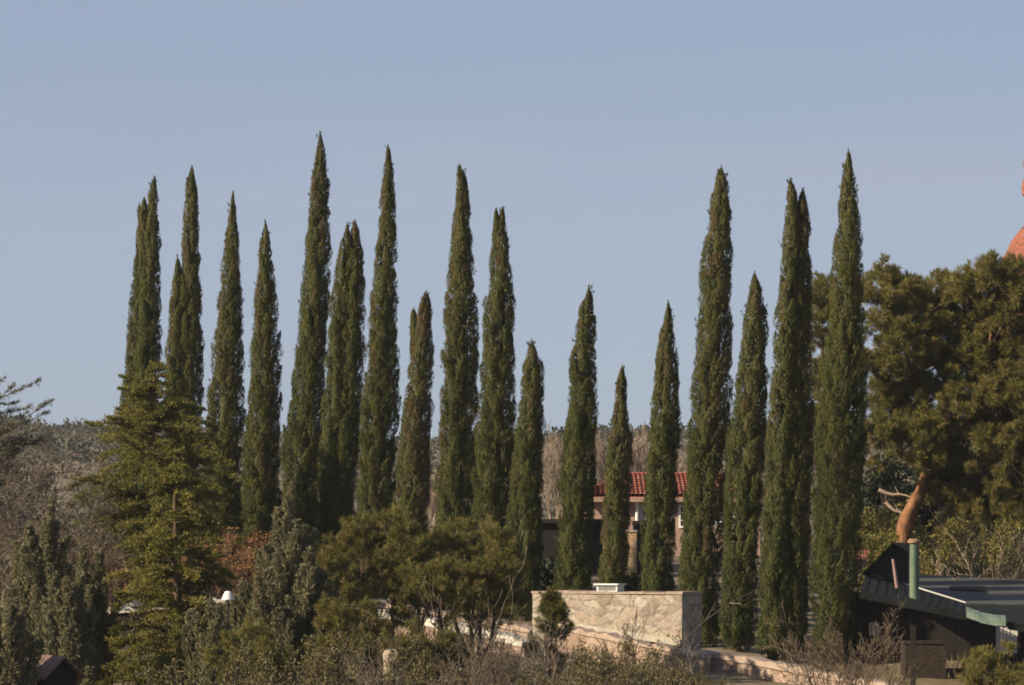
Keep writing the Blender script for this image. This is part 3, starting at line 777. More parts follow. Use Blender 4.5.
# ---------------------------------------------------------------- shrubs and bare trees
def build_bare(name, px, py_top, D, label, seed, cat, mat, group=None, width=.5, stems=5, levels=4, rad=.03, spread=.6, nchild=(6, 5, 4), up=.14, rmin=.004, lean=(0, 0), leaf=None, leafn=2, leafsz=(.05, .03), tint=.5, ratio=.55, zadd=0.0):
    """bare shrub or tree: stems from the ground, twigs; with leaf=material also a scatter of small leaves"""
    rng = np.random.default_rng(seed)
    k = D / FPX; bx = (px - 512) * k
    base = np.array((bx, D, float(tz(bx, D)) - .04 + zadd))
    h = (HY - py_top) * k - base[2]
    a = np.arange(stems) * 2 * math.pi / stems + rng.random(stems)
    P = np.stack([.06 * np.cos(a) * stems ** .5, .06 * np.sin(a) * stems ** .5, 0 * a], 1) * (0 if stems == 1 else 1)
    Dd = np.stack([np.cos(a) * width + lean[0], np.sin(a) * width + lean[1], np.ones(stems)], 1)
    if stems == 1: Dd = np.array([[lean[0], lean[1], 1.]])
    gr = grow(P, Dd, h * .8 * (.75 + .35 * rng.random(stems)), np.full(stems, rad), levels, rng, nchild, spread, ratio, up)
    # fit the height to the photo
    top = np.percentile(gr[1][:, 2], 99.5); f = h / top
    sc = np.array([f, f, f])
    gr = (gr[0] * sc, gr[1] * sc, gr[2], gr[3], gr[4], (gr[5][0] * sc, gr[5][1]))
    w = Geo(); add_sticks(w, gr, rng, rmin, tint)
    if leaf is None:
        o = w.build(name, M[mat], None, loc=base)
        return tag(o, label, cat, group)
    root = thing(name, base, label, cat, group)
    w.build('stems', M[mat], root)
    P, Dd = gr[5]; i = np.repeat(np.arange(len(P)), leafn); n = len(i)
    g = Geo()
    pt = .5 + .2 * np.sin(P[:, 0] * 6 + seed) * np.cos(P[:, 2] * 5) 
    g.leaves(P[i] + .03 * rng.normal(size=(n, 3)), norm(Dd[i] + 1.0 * rng.normal(size=(n, 3))), leafsz[0] * (.6 + .8 * rng.random(n)), leafsz[1] * (.7 + .6 * rng.random(n)), rng, np.clip(pt[i] + .18 * rng.normal(size=n), 0, 1))
    g.build('foliage', M[leaf], root)
    return root


def copy_thing(o, loc, rz, sc, label=None):
    c = o.copy(); COL.objects.link(c); c.location = [float(v) for v in loc]; c.rotation_euler = (0, 0, rz); c.scale = (sc, sc, sc)
    if label: c['label'] = label
    for ch in list(o.children):
        d = ch.copy(); COL.objects.link(d); d.parent = c
    return c


# grey bare trees on the left
build_bare('bare_tree', 38, 428, 108, 'large grey bare tree with fine twigs, right of the grey cedar', 51, 'bare tree', 'greytwig', 'bare trees on the left slope', stems=3, levels=5, rad=.09, width=.4, spread=.75, nchild=(7, 6, 5, 4), rmin=.0085, up=.06)
build_bare('bare_tree', -6, 470, 94, 'bushy grey bare tree cut off by the photo edge, below the grey cedar', 52, 'bare tree', 'greytwig', 'bare trees on the left slope', stems=4, levels=5, rad=.06, width=.5, spread=.8, nchild=(7, 6, 5, 4), rmin=.007, up=.05)
build_bare('bare_tree', 75, 505, 96, 'low grey bare tree with a pale leaning branch, between the juniper and the golden cedar', 53, 'bare tree', 'greytwig', 'bare trees on the left slope', stems=4, levels=5, rad=.05, width=.7, spread=.8, nchild=(7, 6, 5, 4), rmin=.007, up=.04)
build_bare('bare_tree', 20, 500, 86, 'brown bare thicket tree behind the grey green juniper', 54, 'bare tree', 'twig', 'bare trees on the left slope', stems=5, levels=5, rad=.04, width=.7, spread=.8, nchild=(7, 6, 5, 4), rmin=.0065, up=.05)
# russet shrubs
build_bare('russet_shrub', 222, 534, 94, 'russet leaved shrub glowing between the golden cedar and the pointed juniper', 56, 'shrub', 'twig', 'russet shrubs', stems=7, levels=4, rad=.03, width=1.2, leaf='russet', leafn=1, leafsz=(.08, .045), nchild=(6, 5, 5))
build_bare('russet_shrub', 262, 530, 97, 'russet leaved shrub half hidden behind the pointed juniper', 57, 'shrub', 'twig', 'russet shrubs', stems=7, levels=4, rad=.03, width=.7, leaf='russet', leafn=2, leafsz=(.09, .055), nchild=(6, 5, 5))
build_bare('russet_shrub', 122, 550, 92, 'small orange leaved shrub left of the golden cedars', 58, 'shrub', 'twig', 'russet shrubs', stems=5, levels=4, rad=.02, width=.6, leaf='russet', leafn=2, leafsz=(.08, .05), nchild=(5, 5, 4))
build_bare('russet_shrub', 296, 536, 100, 'loose russet leaved shrub right of the pointed juniper, under the tallest cypress', 59, 'shrub', 'twig', 'russet shrubs', stems=7, levels=4, rad=.03, width=1.0, leaf='russet', leafn=1, leafsz=(.085, .05), nchild=(6, 5, 5))
# pale bare trees behind the row
pale = [(552, 430, 150, 'pale bare tree in the gap left of the medium cypress behind the wall'), (601, 432, 152, 'pale bare tree above the red roof, left of the thinnest cypress'),
        (640, 428, 154, 'pale bare tree above the red roof, right of the thinnest cypress'), (431, 462, 146, 'pale bare tree seen as a sliver beside the tall blunt tipped cypress'),
        (690, 448, 150, 'pale bare tree beside the tall thick cypress, above the red roof')]
for q, (px, py, D, lb) in enumerate(pale):
    build_bare('bare_tree', px, py, D, lb, 60 + q, 'bare tree', 'paletwig', 'pale bare trees behind the cypresses', stems=4, levels=4, rad=.05, width=.16, spread=.32, nchild=(8, 6, 5), up=.30, rmin=.009, ratio=.5)


# dark evergreens behind the row
def build_evergreen(px, py, D, hw, label, seed, mat='evergreen', name='evergreen_shrub', group='dark evergreen shrubs behind the cypresses', leaf=(.16, .08), cat='shrub', dens=1.0):
    rng = np.random.default_rng(seed)
    k = D / FPX; bx = (px - 512) * k
    base = np.array((bx, D, float(tz(bx, D)) - .05)); h = (HY - py) * k - base[2]; r = hw * k
    root = thing(name, base, label, cat, group)
    w = Geo(); w.tube([(0, 0, 0), (.03, .02, h * .4), (0, .04, h * .75)], [.09, .06, .02], 7, .5, .1, rng)
    g = Geo()
    nb = int((12 + 10 * r * h) * dens)
    d = rand_dirs(nb, rng); C = np.stack([d[:, 0] * r * .75, d[:, 1] * r * .75, h * .5 + d[:, 2] * h * .42], 1) * (.7 + .3 * rng.random((nb, 1)) ** .5)
    C[:, 2] = np.maximum(C[:, 2], .1)
    i = np.repeat(np.arange(nb), 110); n = len(i)
    br = (.22 + .12 * rng.random(nb)) * max(.8, r)
    dd = rand_dirs(n, rng); P = C[i] + dd * (br[i] * (.6 + .45 * rng.random(n)))[:, None]
    tb = .5 + .2 * rng.normal(size=nb)
    w.segs(np.repeat(np.array([[0, 0, h * .35]]), nb, 0), C, .02, .008, 3)
    P[:, 2] = np.maximum(P[:, 2], .03)
    g.leaves(P, norm(dd + .7 * rng.normal(size=(n, 3)) + np.array([0, 0, .3])), leaf[0] * (.6 + .8 * rng.random(n)), leaf[1], rng, np.clip(tb[i] + .2 * rng.normal(size=n), 0, 1))
    w.build('stem', M['bark'], root); g.build('foliage', M[mat], root)
    return root


EV = [(222, 478, 118, 26, 'dark evergreen shrub between the first cypress trunks and the short conical cypress'), (262, 486, 116, 28, 'dark evergreen shrub at the foot of the short conical cypress'),
      (302, 482, 114, 26, 'dark evergreen shrub at the foot of the tallest cypress'), (342, 500, 112, 26, 'dark evergreen shrub at the foot of the blunt two-tipped cypress'),
      (388, 512, 110, 28, 'dark evergreen shrub at the foot of the second tallest cypress'), (436, 528, 109, 28, 'dark evergreen shrub at the foot of the blunt leaning cypress'),
      (520, 538, 107, 28, 'dark evergreen shrub at the foot of the two-wisped cypress'), (180, 470, 120, 40, 'dark evergreen shrub behind the broad golden cedar'),
      (546, 556, 104, 24, 'dark evergreen shrub left of the medium cypress, below the dark shed'), (640, 572, 101, 22, 'dark evergreen shrub between the thinnest cypress and the next one'), (690, 585, 100, 22, 'dark evergreen shrub beside the tall thick cypress, behind the stone wall end')]
for q, (px, py, D, hw, lb) in enumerate(EV): build_evergreen(px, py, D, hw, lb, 80 + q)

for q, (px, py, D, hw, lb) in enumerate([(886, 452, 126, 36, 'dark evergreen tree behind the trunk of the big pine'), (938, 446, 128, 42, 'dark evergreen tree right of the big pine trunk, behind its lower boughs'), (1000, 436, 127, 48, 'dark evergreen tree behind the big pine at the photo edge'), (1018, 306, 130, 40, 'tall dark evergreen tree between the big pine top and the red rock')]):
    build_evergreen(px, py, D, hw, lb, 120 + q, 'evergreen', 'evergreen_tree', 'dark evergreen trees behind the big pine', (.2, .1), 'tree', 1.3)

# olive shrubs under the big pine
OL = [(900, 500, 112, 34, 'olive shrub behind the orange pine trunk'), (965, 488, 114, 40, 'large olive shrub behind the big pine'), (1020, 490, 113, 40, 'large olive shrub behind the big pine, at the photo edge'), (872, 505, 114, 30, 'olive shrub behind the red roofed shed'), (880, 520, 101, 24, 'olive shrub just right of the last cypress, above the dark dormer'), (955, 512, 102, 34, 'olive shrub under the big pine, right of the green flue'),
      (1005, 520, 101, 36, 'olive shrub under the big pine at the photo edge'), (930, 545, 100, 22, 'low olive shrub directly behind the green flue'), (978, 552, 99.5, 28, 'low olive shrub just above the grey roof')]
for q, (px, py, D, hw, lb) in enumerate(OL):
    build_evergreen(px, py, D, hw, lb, 90 + q, 'pine', 'olive_shrub', 'olive shrubs under the big pine', (.11, .05), dens=1.3)
for q, (px, py, D, lb, ln) in enumerate([(1000, 505, 98.5, 'pale bare shrub above the grey roof at the photo edge', (-.2, 0)), (968, 532, 98, 'small pale bare shrub above the middle of the grey roof', (.1, 0))]):
    build_bare('bare_shrub', px, py, D, lb, 96 + q, 'bare shrub', 'paletwig', 'pale bare shrubs above the grey roof', stems=5, levels=4, rad=.03, width=.7, spread=.8, nchild=(5, 4, 3), rmin=.006, lean=ln)


# ---------------------------------------------------------------- foreground scrub
SCR = 'dry scrub on the slope below the low wall'
protoA = build_bare('dry_shrub', 420, 612, 72, 'tangled brown twiggy shrub without leaves on the slope below the low wall', 101, 'shrub', 'twig', SCR, stems=7, levels=5, rad=.022, width=.7, spread=.8, nchild=(5, 4, 4, 3), rmin=.0042)
protoB = build_bare('olive_scrub', 590, 640, 70, 'olive leaved scrub bush on the slope below the stone wall', 102, 'shrub', 'twig', SCR, stems=8, levels=4, rad=.018, width=.75, spread=.75, nchild=(6, 5, 4), rmin=.0042, leaf='scrub', leafn=4, leafsz=(.055, .026))
protoC = build_bare('dry_shrub', 500, 618, 74, 'tangled grey twiggy shrub without leaves on the slope below the low wall', 103, 'shrub', 'greytwig', SCR, stems=6, levels=5, rad=.022, width=.8, spread=.85, nchild=(5, 4, 4, 3), rmin=.0042, tint=.62)
rng = np.random.default_rng(5)
hA = (HY - 612) * 72 / FPX - float(tz((420 - 512) * 72 / FPX, 72)); hB = (HY - 640) * 70 / FPX - float(tz((590 - 512) * 70 / FPX, 70)); hC = (HY - 618) * 74 / FPX - float(tz((500 - 512) * 74 / FPX, 74))
SPOTS = []
def toprow(px):      # skyline of the scrub in the photograph
    return float(np.interp(px, [80, 95, 215, 235, 320, 350, 400, 460, 520, 560, 600, 650, 700, 760, 820, 870, 930, 1000], [660, 692, 692, 650, 634, 634, 640, 648, 656, 655, 655, 662, 674, 684, 690, 696, 706, 710]))
for q in range(64):
    px = 120 + (q % 32) * 25.5 + rng.uniform(-9, 9); D = (77 if q < 32 else 67) + rng.uniform(-3, 3)
    py = toprow(px) + rng.uniform(-3, 10) + (14 if q >= 32 else 0)
    SPOTS.append((px, py, D))
for q, (px, py, D) in enumerate(SPOTS):
    x = (px - 512) * D / FPX; z = float(tz(x, D)) - .04; h = (HY - py) * D / FPX - z
    if h < .5: continue
    u = rng.random()
    if px > 545 and px < 900: pr, hh = (protoB, hB) if u < .72 else ((protoA, hA) if u < .9 else (protoC, hC))
    else: pr, hh = (protoB, hB) if u < .5 else ((protoA, hA) if u < .7 else (protoC, hC))
    copy_thing(pr, (x, D, z), rng.random() * 6.28, h / hh)
for q in range(8):
    px = 335 + q * 30 + rng.uniform(-6, 6); D = 84 + rng.uniform(-2, 2); py = float(np.interp(px, [330, 420, 560], [600, 608, 626])) + rng.uniform(-6, 10)
    x = (px - 512) * D / FPX; z = float(tz(x, D)) - .04
    pr, hh = (protoA, hA) if q % 3 else (protoC, hC)
    copy_thing(pr, (x, D, z), rng.random() * 6.28, ((HY - py) * D / FPX - z) / hh)
for q in range(9):
    px = 560 + q * 17 + rng.uniform(-6, 6); D = 83 + rng.uniform(-1.5, 1.5); py = 640 + rng.uniform(-6, 10) + q * 2.5
    x = (px - 512) * D / FPX; z = float(tz(x, D)) - .04
    pr, hh = (protoA, hA) if q % 2 else (protoB, hB)
    copy_thing(pr, (x, D, z), rng.random() * 6.28, ((HY - py) * D / FPX - z) / hh)
# standing-out bare shrubs
build_bare('bare_shrub', 828, 602, 80, 'reddish grey bare shrub in front of the last cypress trunk', 111, 'bare shrub', 'twig', 'bare shrubs near the wall', stems=8, levels=5, rad=.022, width=.6, spread=.7, nchild=(5, 4, 4, 3), rmin=.0045, tint=.55)
build_bare('bare_shrub', 866, 628, 79, 'small reddish bare shrub in front of the dark house porch', 112, 'bare shrub', 'twig', 'bare shrubs near the wall', stems=7, levels=4, rad=.018, width=.7, spread=.7, nchild=(5, 4, 4), rmin=.0045, tint=.5)
build_bare('bare_sapling', 692, 606, 82, 'bare forked sapling in front of the shaded end of the stone wall', 113, 'sapling', 'greytwig', None, stems=2, levels=3, rad=.02, width=.25, spread=.5, nchild=(4, 3), rmin=.005, tint=.7)
build_bare('bare_sapling', 628, 606, 80, 'thin bare twiggy sapling in front of the middle of the stone wall', 114, 'sapling', 'twig', None, stems=4, levels=4, rad=.014, width=.35, spread=.5, nchild=(4, 3, 3), rmin=.004, tint=.6)
build_bare('bare_sapling', 466, 548, 78, 'pale bare sapling standing in front of the wider pine bush', 115, 'sapling', 'paletwig', None, stems=2, levels=3, rad=.018, width=.2, spread=.5, nchild=(4, 3), rmin=.005, tint=.3)
# pale limb leaning across the cypresses
g = Geo(); d0 = 84.0
pts = [W(648, 676, 82.5), W(684, 640, 83), W(706, 620, 83.6), W(730, 603, 84), W(752, 592, 84.3), W(770, 586, 84.5)]
g.tube(pts, [.015, .014, .012, .010, .007, .004], 6, .3)
g.segs(np.array([W(706, 620, 83.6), W(730, 603, 84)]), np.array([W(716, 602, 83.2), W(742, 604, 83.6)]), .014, .005, 5, .8)
tag(g.build('fallen_limb', M['greytwig'], smooth=True), 'pale dead limb leaning up across the foot of the thick cypresses', 'dead limb')


# undergrowth: nobody could count it
def undergrowth():
    rng = np.random.default_rng(7); g = Geo()
    n = 2600
    px = rng.uniform(-60, 1090, n); D = rng.uniform(58, 100, n)
    x = (px - 512) * D / FPX
    keep = ~((D > 82.5) & (D < 101) & (px > 320) & (px < 960)); x = x[keep]; D = D[keep]; n = len(x)
    i = np.repeat(np.arange(n), 26); m = len(i)
    X = x[i] + .22 * rng.normal(size=m); Y = D[i] + .22 * rng.normal(size=m)
    P = np.stack([X, Y, tz(X, Y) - .02], 1)
    g.leaves(P, norm(np.array([0, 0, 1.]) + .45 * rng.normal(size=(m, 3))), .12 + .35 * rng.random(m), .022, rng, np.clip(.5 + .25 * rng.normal(size=m), 0, 1))
    tag(g.build('dry_grass', M['scrub']), 'dry grass and low ground cover under the shrubs and trees', 'grass', kind='stuff')


undergrowth()


def hill_scrub():
    rng = np.random.default_rng(8); g = Geo()
    n = 5200
    D = rng.uniform(190, 735, n) ; D = np.where(rng.random(n) < .4, rng.uniform(600, 735, n), D)
    px = rng.uniform(-160, 1180, n); x = (px - 512) * D / FPX
    r = (.9 + 1.5 * rng.random(n) ** 2) * np.interp(D, [190, 730], [.7, 1.15])
    patch = np.sin(x * .03 + D * .02) + .8 * np.sin(x * .075 - D * .011 + 1)
    jun = rng.random(n) < (.32 + .16 * patch)
    kind = np.clip(np.where(jun, .10 + .10 * rng.random(n), .62 + .16 * rng.normal(size=n)), 0, 1); r = np.where(jun, r * (.9 + .45 * rng.random(n)), r * .8)
    i = np.repeat(np.arange(n), 85); m = len(i)
    d = rand_dirs(m, rng); d[:, 2] = np.abs(d[:, 2])
    rr = (r[i] * (.6 + .4 * rng.random(m)))[:, None]
    c = np.stack([x, D, tz(x, D) - .1], 1)
    P = c[i] + d * rr * np.array([1, 1, .95])
    g.leaves(P, norm(d + .8 * rng.normal(size=(m, 3))), .30 * r[i] * (.6 + .7 * rng.random(m)), .19 * r[i], rng, np.clip(kind[i] + .1 * rng.normal(size=m), 0, 1), d, .5)
    tag(g.build('hillside_scrub', M['hillscrub']), 'grey brown scrub covering the far hillside', 'scrub', kind='stuff')


hill_scrub()


# ---------------------------------------------------------------- red rock butte
def butte():
    rng = np.random.default_rng(9)
    D = 950.0; k = D / FPX
    # left edge column positions by row: (py, left px)
    rows = [(150, 1026), (163, 1023), (172, 1026), (187, 1021.5), (193, 1022), (198, 1026), (215, 1030), (226, 1024.5), (240, 1012), (256, 1004), (280, 1001), (330, 998), (390, 985), (450, 950), (530, 890)]
    g = Geo(); S = 56; V = []
    cx = 1085.0
    top = [(128, 1062), (138, 1040)]
    rows = top + rows
    fi = np.interp(np.linspace(0, len(rows) - 1, 70), np.arange(len(rows)), [r[0] for r in rows]); fl = np.interp(np.linspace(0, len(rows) - 1, 70), np.arange(len(rows)), [r[1] for r in rows])
    for py, lx in zip(fi, fl):
        rad = (cx - lx) * k
        a = np.arange(S) * 2 * math.pi / S
        wob = 1 + .05 * np.sin(a * 5 + py * .02) + .035 * np.sin(a * 11 + py * .05) + .02 * rng.normal(size=S)
        m = np.abs(a - math.pi) < .3
        wob[m] = 1
        wgt = np.clip(1 - np.abs(a - math.pi) / 1.1, 0, 1) ** .5
        step = np.floor((py + 9 * np.sin(a * 3)) / 26) * 26
        rest = (34 + (step - 128) * .36 + max(0, py - 380) * .5) * k * (1 + .16 * np.sin(a * 3 + 1) + .08 * np.sin(a * 7))
        rad = rad * wgt + rest * (1 - wgt)
        x = (cx - 512) * k + np.cos(a) * rad * wob
        V.append(np.stack([x, D + np.sin(a) * rad * wob * .9, np.full(S, (HY - py) * k) + .3 * rng.normal(size=S)], 1))
    V = np.concatenate(V); n = len(fi)
    i = np.arange(S); j = (i + 1) % S
    q = np.stack([i, j, j + S, i + S], 1)
    g.quads(V, (q[None] + (np.arange(n - 1) * S)[:, None, None]).reshape(-1, 4))
    g.tris(np.concatenate([V[:S], V[:S].mean(0)[None]]), np.stack([i, j, np.full(S, S)], 1))
    tag(g.build('hill', M['redrock']), kind='structure')


butte()


# ---------------------------------------------------------------- stone wall block, its vent, the low walls
def stone_face(g, L, h, place, seed, cell=.024, ppm=5.2):
    """irregular flagstones raised from sunk mortar joints, as relief"""
    rng = np.random.default_rng(seed)
    nu, nv = int(L / cell), int((h - .055) / cell)
    u = np.linspace(0, L, nu + 1); v = np.linspace(0, h - .057, nv + 1)
    U, V = np.meshgrid(u, v)
    n = int(L * h * ppm * 4.2); S = np.stack([rng.random(n) * L, rng.random(n) * h], 1)
    wu = U + .022 * np.sin(V * 9 + 1) + .012 * np.sin(V * 25 + U * 5); wv = V + .022 * np.sin(U * 8) + .012 * np.sin(U * 23)
    d = np.sqrt((wu[..., None] - S[:, 0]) ** 2 + ((wv[..., None] - S[:, 1]) * 1.35) ** 2)
    o = np.sort(d, -1); gap = o[..., 1] - o[..., 0]; idx = d.argmin(-1)
    hs = .007 + .016 * rng.random(n)
    H = np.clip(gap / .05, 0, 1) ** .6 * hs[idx] + .003 * rng.normal(size=U.shape)
    H[-1] = 0; H[:, 0] = H[:, 0] * .5; H[:, -1] *= .5
    P = place(U, V, H).reshape(-1, 3); nx = nu + 1
    i, j = np.meshgrid(np.arange(nu), np.arange(nv)); a = (j * nx + i).ravel()
    t = (.15 + .85 * rng.random(n))[idx][:-1, :-1]; t = np.where(gap[:-1, :-1] < .018, 0.0, t).ravel()
    g.quads(P, np.stack([a, a + 1, a + 1 + nx, a + nx], 1), t)


def block():
    c = W(682, 592, 89.0)               # near right top corner
    phi = R(24)
    dx = np.array([math.cos(phi), -math.sin(phi), 0]); dy = np.array([math.sin(phi), math.cos(phi), 0])
    Mx = np.eye(4); Mx[:3, 0] = dx; Mx[:3, 1] = dy; Mx[:3, 3] = 0
    root = thing('stone_wall', c, 'pale flagstone wall block with a shaded right end, standing at the foot of the cypresses', 'wall', rz=-phi)
    Lw = 3.78; Dp = 1.25; h = 1.5
    g = Geo(); g.box((-Lw + .012, .012, -h), (-.012, Dp - .002, -.058), .5); stone_face(g, Lw, h, lambda u, v, o: np.stack([-Lw + u, -o, -h + v], -1), 3)
    stone_face(g, Dp, h, lambda u, v, o: np.stack([0 + o, u, -h + v], -1), 4)
    g.build('wall_body', M['stone'], root, True)
    g = Geo(); rg = np.random.default_rng(31)
    n = 8; xs = np.linspace(-Lw - .03, .03, n + 1); xs[1:-1] += .06 * rg.normal(size=n - 1)
    for a, b in zip(xs[:-1], xs[1:]):
        dz = .010 * rg.normal(); g.box((a + .005, -.035 + .008 * rg.normal(), -.055), (b - .005, Dp + .03, .002 + dz), .3 + .5 * rg.random())
    g.build('coping', M['pinkcoping'], root)
    g = Geo(); q = [(-Lw + .25, -.16, -.62), (.004, -.16, -1.10), (.004, -.001, -1.10), (-Lw + .25, -.001, -.62)]
    g.slab(q, .15); g.build('ledge', M['coping'], root)
    # metal vent box on top
    v = thing('vent_box', c + dx * (-1.98) + dy * .35, 'pale metal vent box with a flat lid on top of the stone wall', 'vent', rz=-phi)
    g = Geo(); g.box((-.26, -.12, 0.001), (.26, .3, .15)); b = g.build('vent_body', M['steel'], v)
    g = Geo(); g.box((-.32, -.18, .151), (.30, .36, .185)); g.build('lid', M['steel'], v)
    g = Geo()
    for s in range(6): g.box((-.22, -.128, .025 + s * .018), (.22, -.121, .034 + s * .018))
    g.build('grille', M['glass'], v)


block()


def wall_run(name, pts, h, th, mat, capmat, capth, label, cap_over=.05, seed=1, cat='wall', group=None):
    """a low wall along (px, py of its top, depth) points"""
    P = np.array([W(*p) for p in pts])
    s = np.linspace(0, len(P) - 1, 40); idx = np.arange(len(P))
    Q = np.stack([np.interp(s, idx, P[:, c]) for c in range(3)], 1)
    for _ in range(3): Q[1:-1] = (Q[:-2] + 2 * Q[1:-1] + Q[2:]) / 4
    base = Q[0].copy(); Q = Q - base
    root = thing(name, base, label, cat, group)
    T = np.gradient(Q, axis=0); T[:, 2] = 0; T = norm(T); N = np.stack([-T[:, 1], T[:, 0], 0 * T[:, 0]], 1)
    rng = np.random.default_rng(seed)
    def ribbon(off0, off1, z0, z1, wob=0):
        g = Geo(); n = len(Q)
        zj = wob * 2.2 * rng.normal(size=(n, 1)) * np.array([[0, 0, 1]])
        rows = [Q + N * off0 + [0, 0, z0], Q + N * off1 + [0, 0, z0], Q + N * off1 + [0, 0, z1] + zj, Q + N * off0 + [0, 0, z1] + zj]
        V = np.stack(rows, 1).reshape(-1, 3)
        i = np.arange(4); j = (i + 1) % 4
        q = np.stack([i, j, j + 4, i + 4], 1)
        g.quads(V, (q[None] + (np.arange(n - 1) * 4)[:, None, None]).reshape(-1, 4))
        g.quads(V[:4], [(0, 1, 2, 3)]); g.quads(V[-4:], [(0, 1, 2, 3)])
        return g
    ribbon(-th / 2, th / 2, -h, -capth, .0).build('wall_body', mat, root)
    ribbon(-th / 2 - cap_over, th / 2 + cap_over, -capth, 0, .012).build('coping', capmat, root)


wall_run('low_wall', [(700, 648, 87.6), (760, 659, 86.5), (830, 672, 85), (910, 687, 83), (990, 704, 80)], .9, .3, M['pinkstone'], M['pinkcoping'], .14,
         'low pink stone wall running down from the stone block past the cypress trunks')
wall_run('low_wall', [(548, 622, 90.5), (600, 633, 89.0), (650, 643, 87.8), (708, 654, 86.9)], .8, .25, M['pinkstone'], M['pinkcoping'], .10,
         'low pink stone wall along the foot of the stone block', seed=2)
wall_run('low_wall', [(336, 596, 99), (400, 604, 97), (470, 617, 95), (535, 628, 93.5)], .8, .3, M['pinkstone'], M['pinkcoping'], .12,
         'low pink stone wall behind the pine bushes, above the white kerb', seed=3)
wall_run('white_kerb', [(340, 604, 96), (400, 613, 94), (450, 622, 92.5), (505, 634, 91), (530, 640, 90.3)], .7, .35, M['pinkstone'], M['whitecoping'], .17,
         'sunlit white kerb glimpsed below the pine bushes', seed=4, cat='kerb')
wall_run('white_wall', [(40, 614, 92), (110, 606, 92), (170, 600, 92), (240, 597, 92)], 1.2, .3, M['darkbrick'], M['whitecoping'], .20,
         'white topped low wall glimpsed through the golden cedar and junipers', seed=5)


# white lamp, stone pillar
def lamp():
    b = W(228, 600, 76); b = np.array((b[0], 76, float(tz(b[0], 76))))
    zt = (HY - 590) * 76 / FPX - b[2]
    r = thing('path_lamp', b, 'white conical lamp head on a thin post, between the juniper and the golden cedar', 'lamp')
    g = Geo(); g.lathe((0, 0, 0), [(.03, 0), (.02, zt - .12)], 10); g.build('post', M['darkwood'], r, True)
    g = Geo(); g.lathe((0, 0, zt - .19), [(.125, 0), (.125, .02), (.085, .11), (.06, .16), (.02, .17)], 18); g.build('lamp_shade', M['white'], r, True)


lamp()


def pillar():
    D = 70.0; b = W(392, 690, D); b = np.array((b[0], D, float(tz(b[0], D))))
    rng = np.random.default_rng(12)
    zt = (HY - 649) * D / FPX - b[2]
    r = thing('stone_pillar', b, 'rough tan stone pillar half buried in the dry scrub', 'pillar')
    g = Geo(); prof = [(.19, 0), (.18, .3), (.17, zt - .5), (.18, zt - .25), (.165, zt - .1), (.11, zt - .02), (.04, zt)]
    g.tube([np.array((0, 0, z)) for rr, z in prof], [rr for rr, z in prof], 11, .18, .11, rng)
    g.build('shaft', M['stone'], r)
    # footing stones
    g = Geo()
    for s in range(5):
        a = s * 1.3; g.tube([(.24 * math.cos(a), .24 * math.sin(a), 0), (.24 * math.cos(a), .24 * math.sin(a), .16), (.22 * math.cos(a), .22 * math.sin(a), .24)], [.13, .12, .05], 8, .5, .1, rng)
    g.build('footing', M['stone'], r)


pillar()


# small pink roofed hut at the lower left corner
def hut():
    D = 72.0
    c = W(44, 655, D); gz = float(tz(c[0], D))
    r = thing('small_hut', (c[0], D, gz), 'small hut with a pink shingle roof and dark gable, behind the olive juniper', 'hut', rz=R(-38))
    h = c[2] - gz
    g = Geo(); g.box((-.42, -.42, 0), (.42, .42, h - .34)); g.build('wall', M['darkwood'], r)
    g = Geo()
    g.poly_prism([(.42, -.42, h - .34), (.42, .42, h - .34), (.42, 0, h - .07)], (-.84, 0, 0)); g.build('gable', M['darkwood'], r)
    g = Geo()
    g.slab([(-.55, -.56, h - .40), (.55, -.56, h - .40), (.55, 0, h), (-.55, 0, h)], .05)
    g.slab([(-.55, 0, h), (.55, 0, h), (.55, .56, h - .40), (-.55, .56, h - .40)], .05)
    g.build('roof', M['pinkroof'], r)


hut()


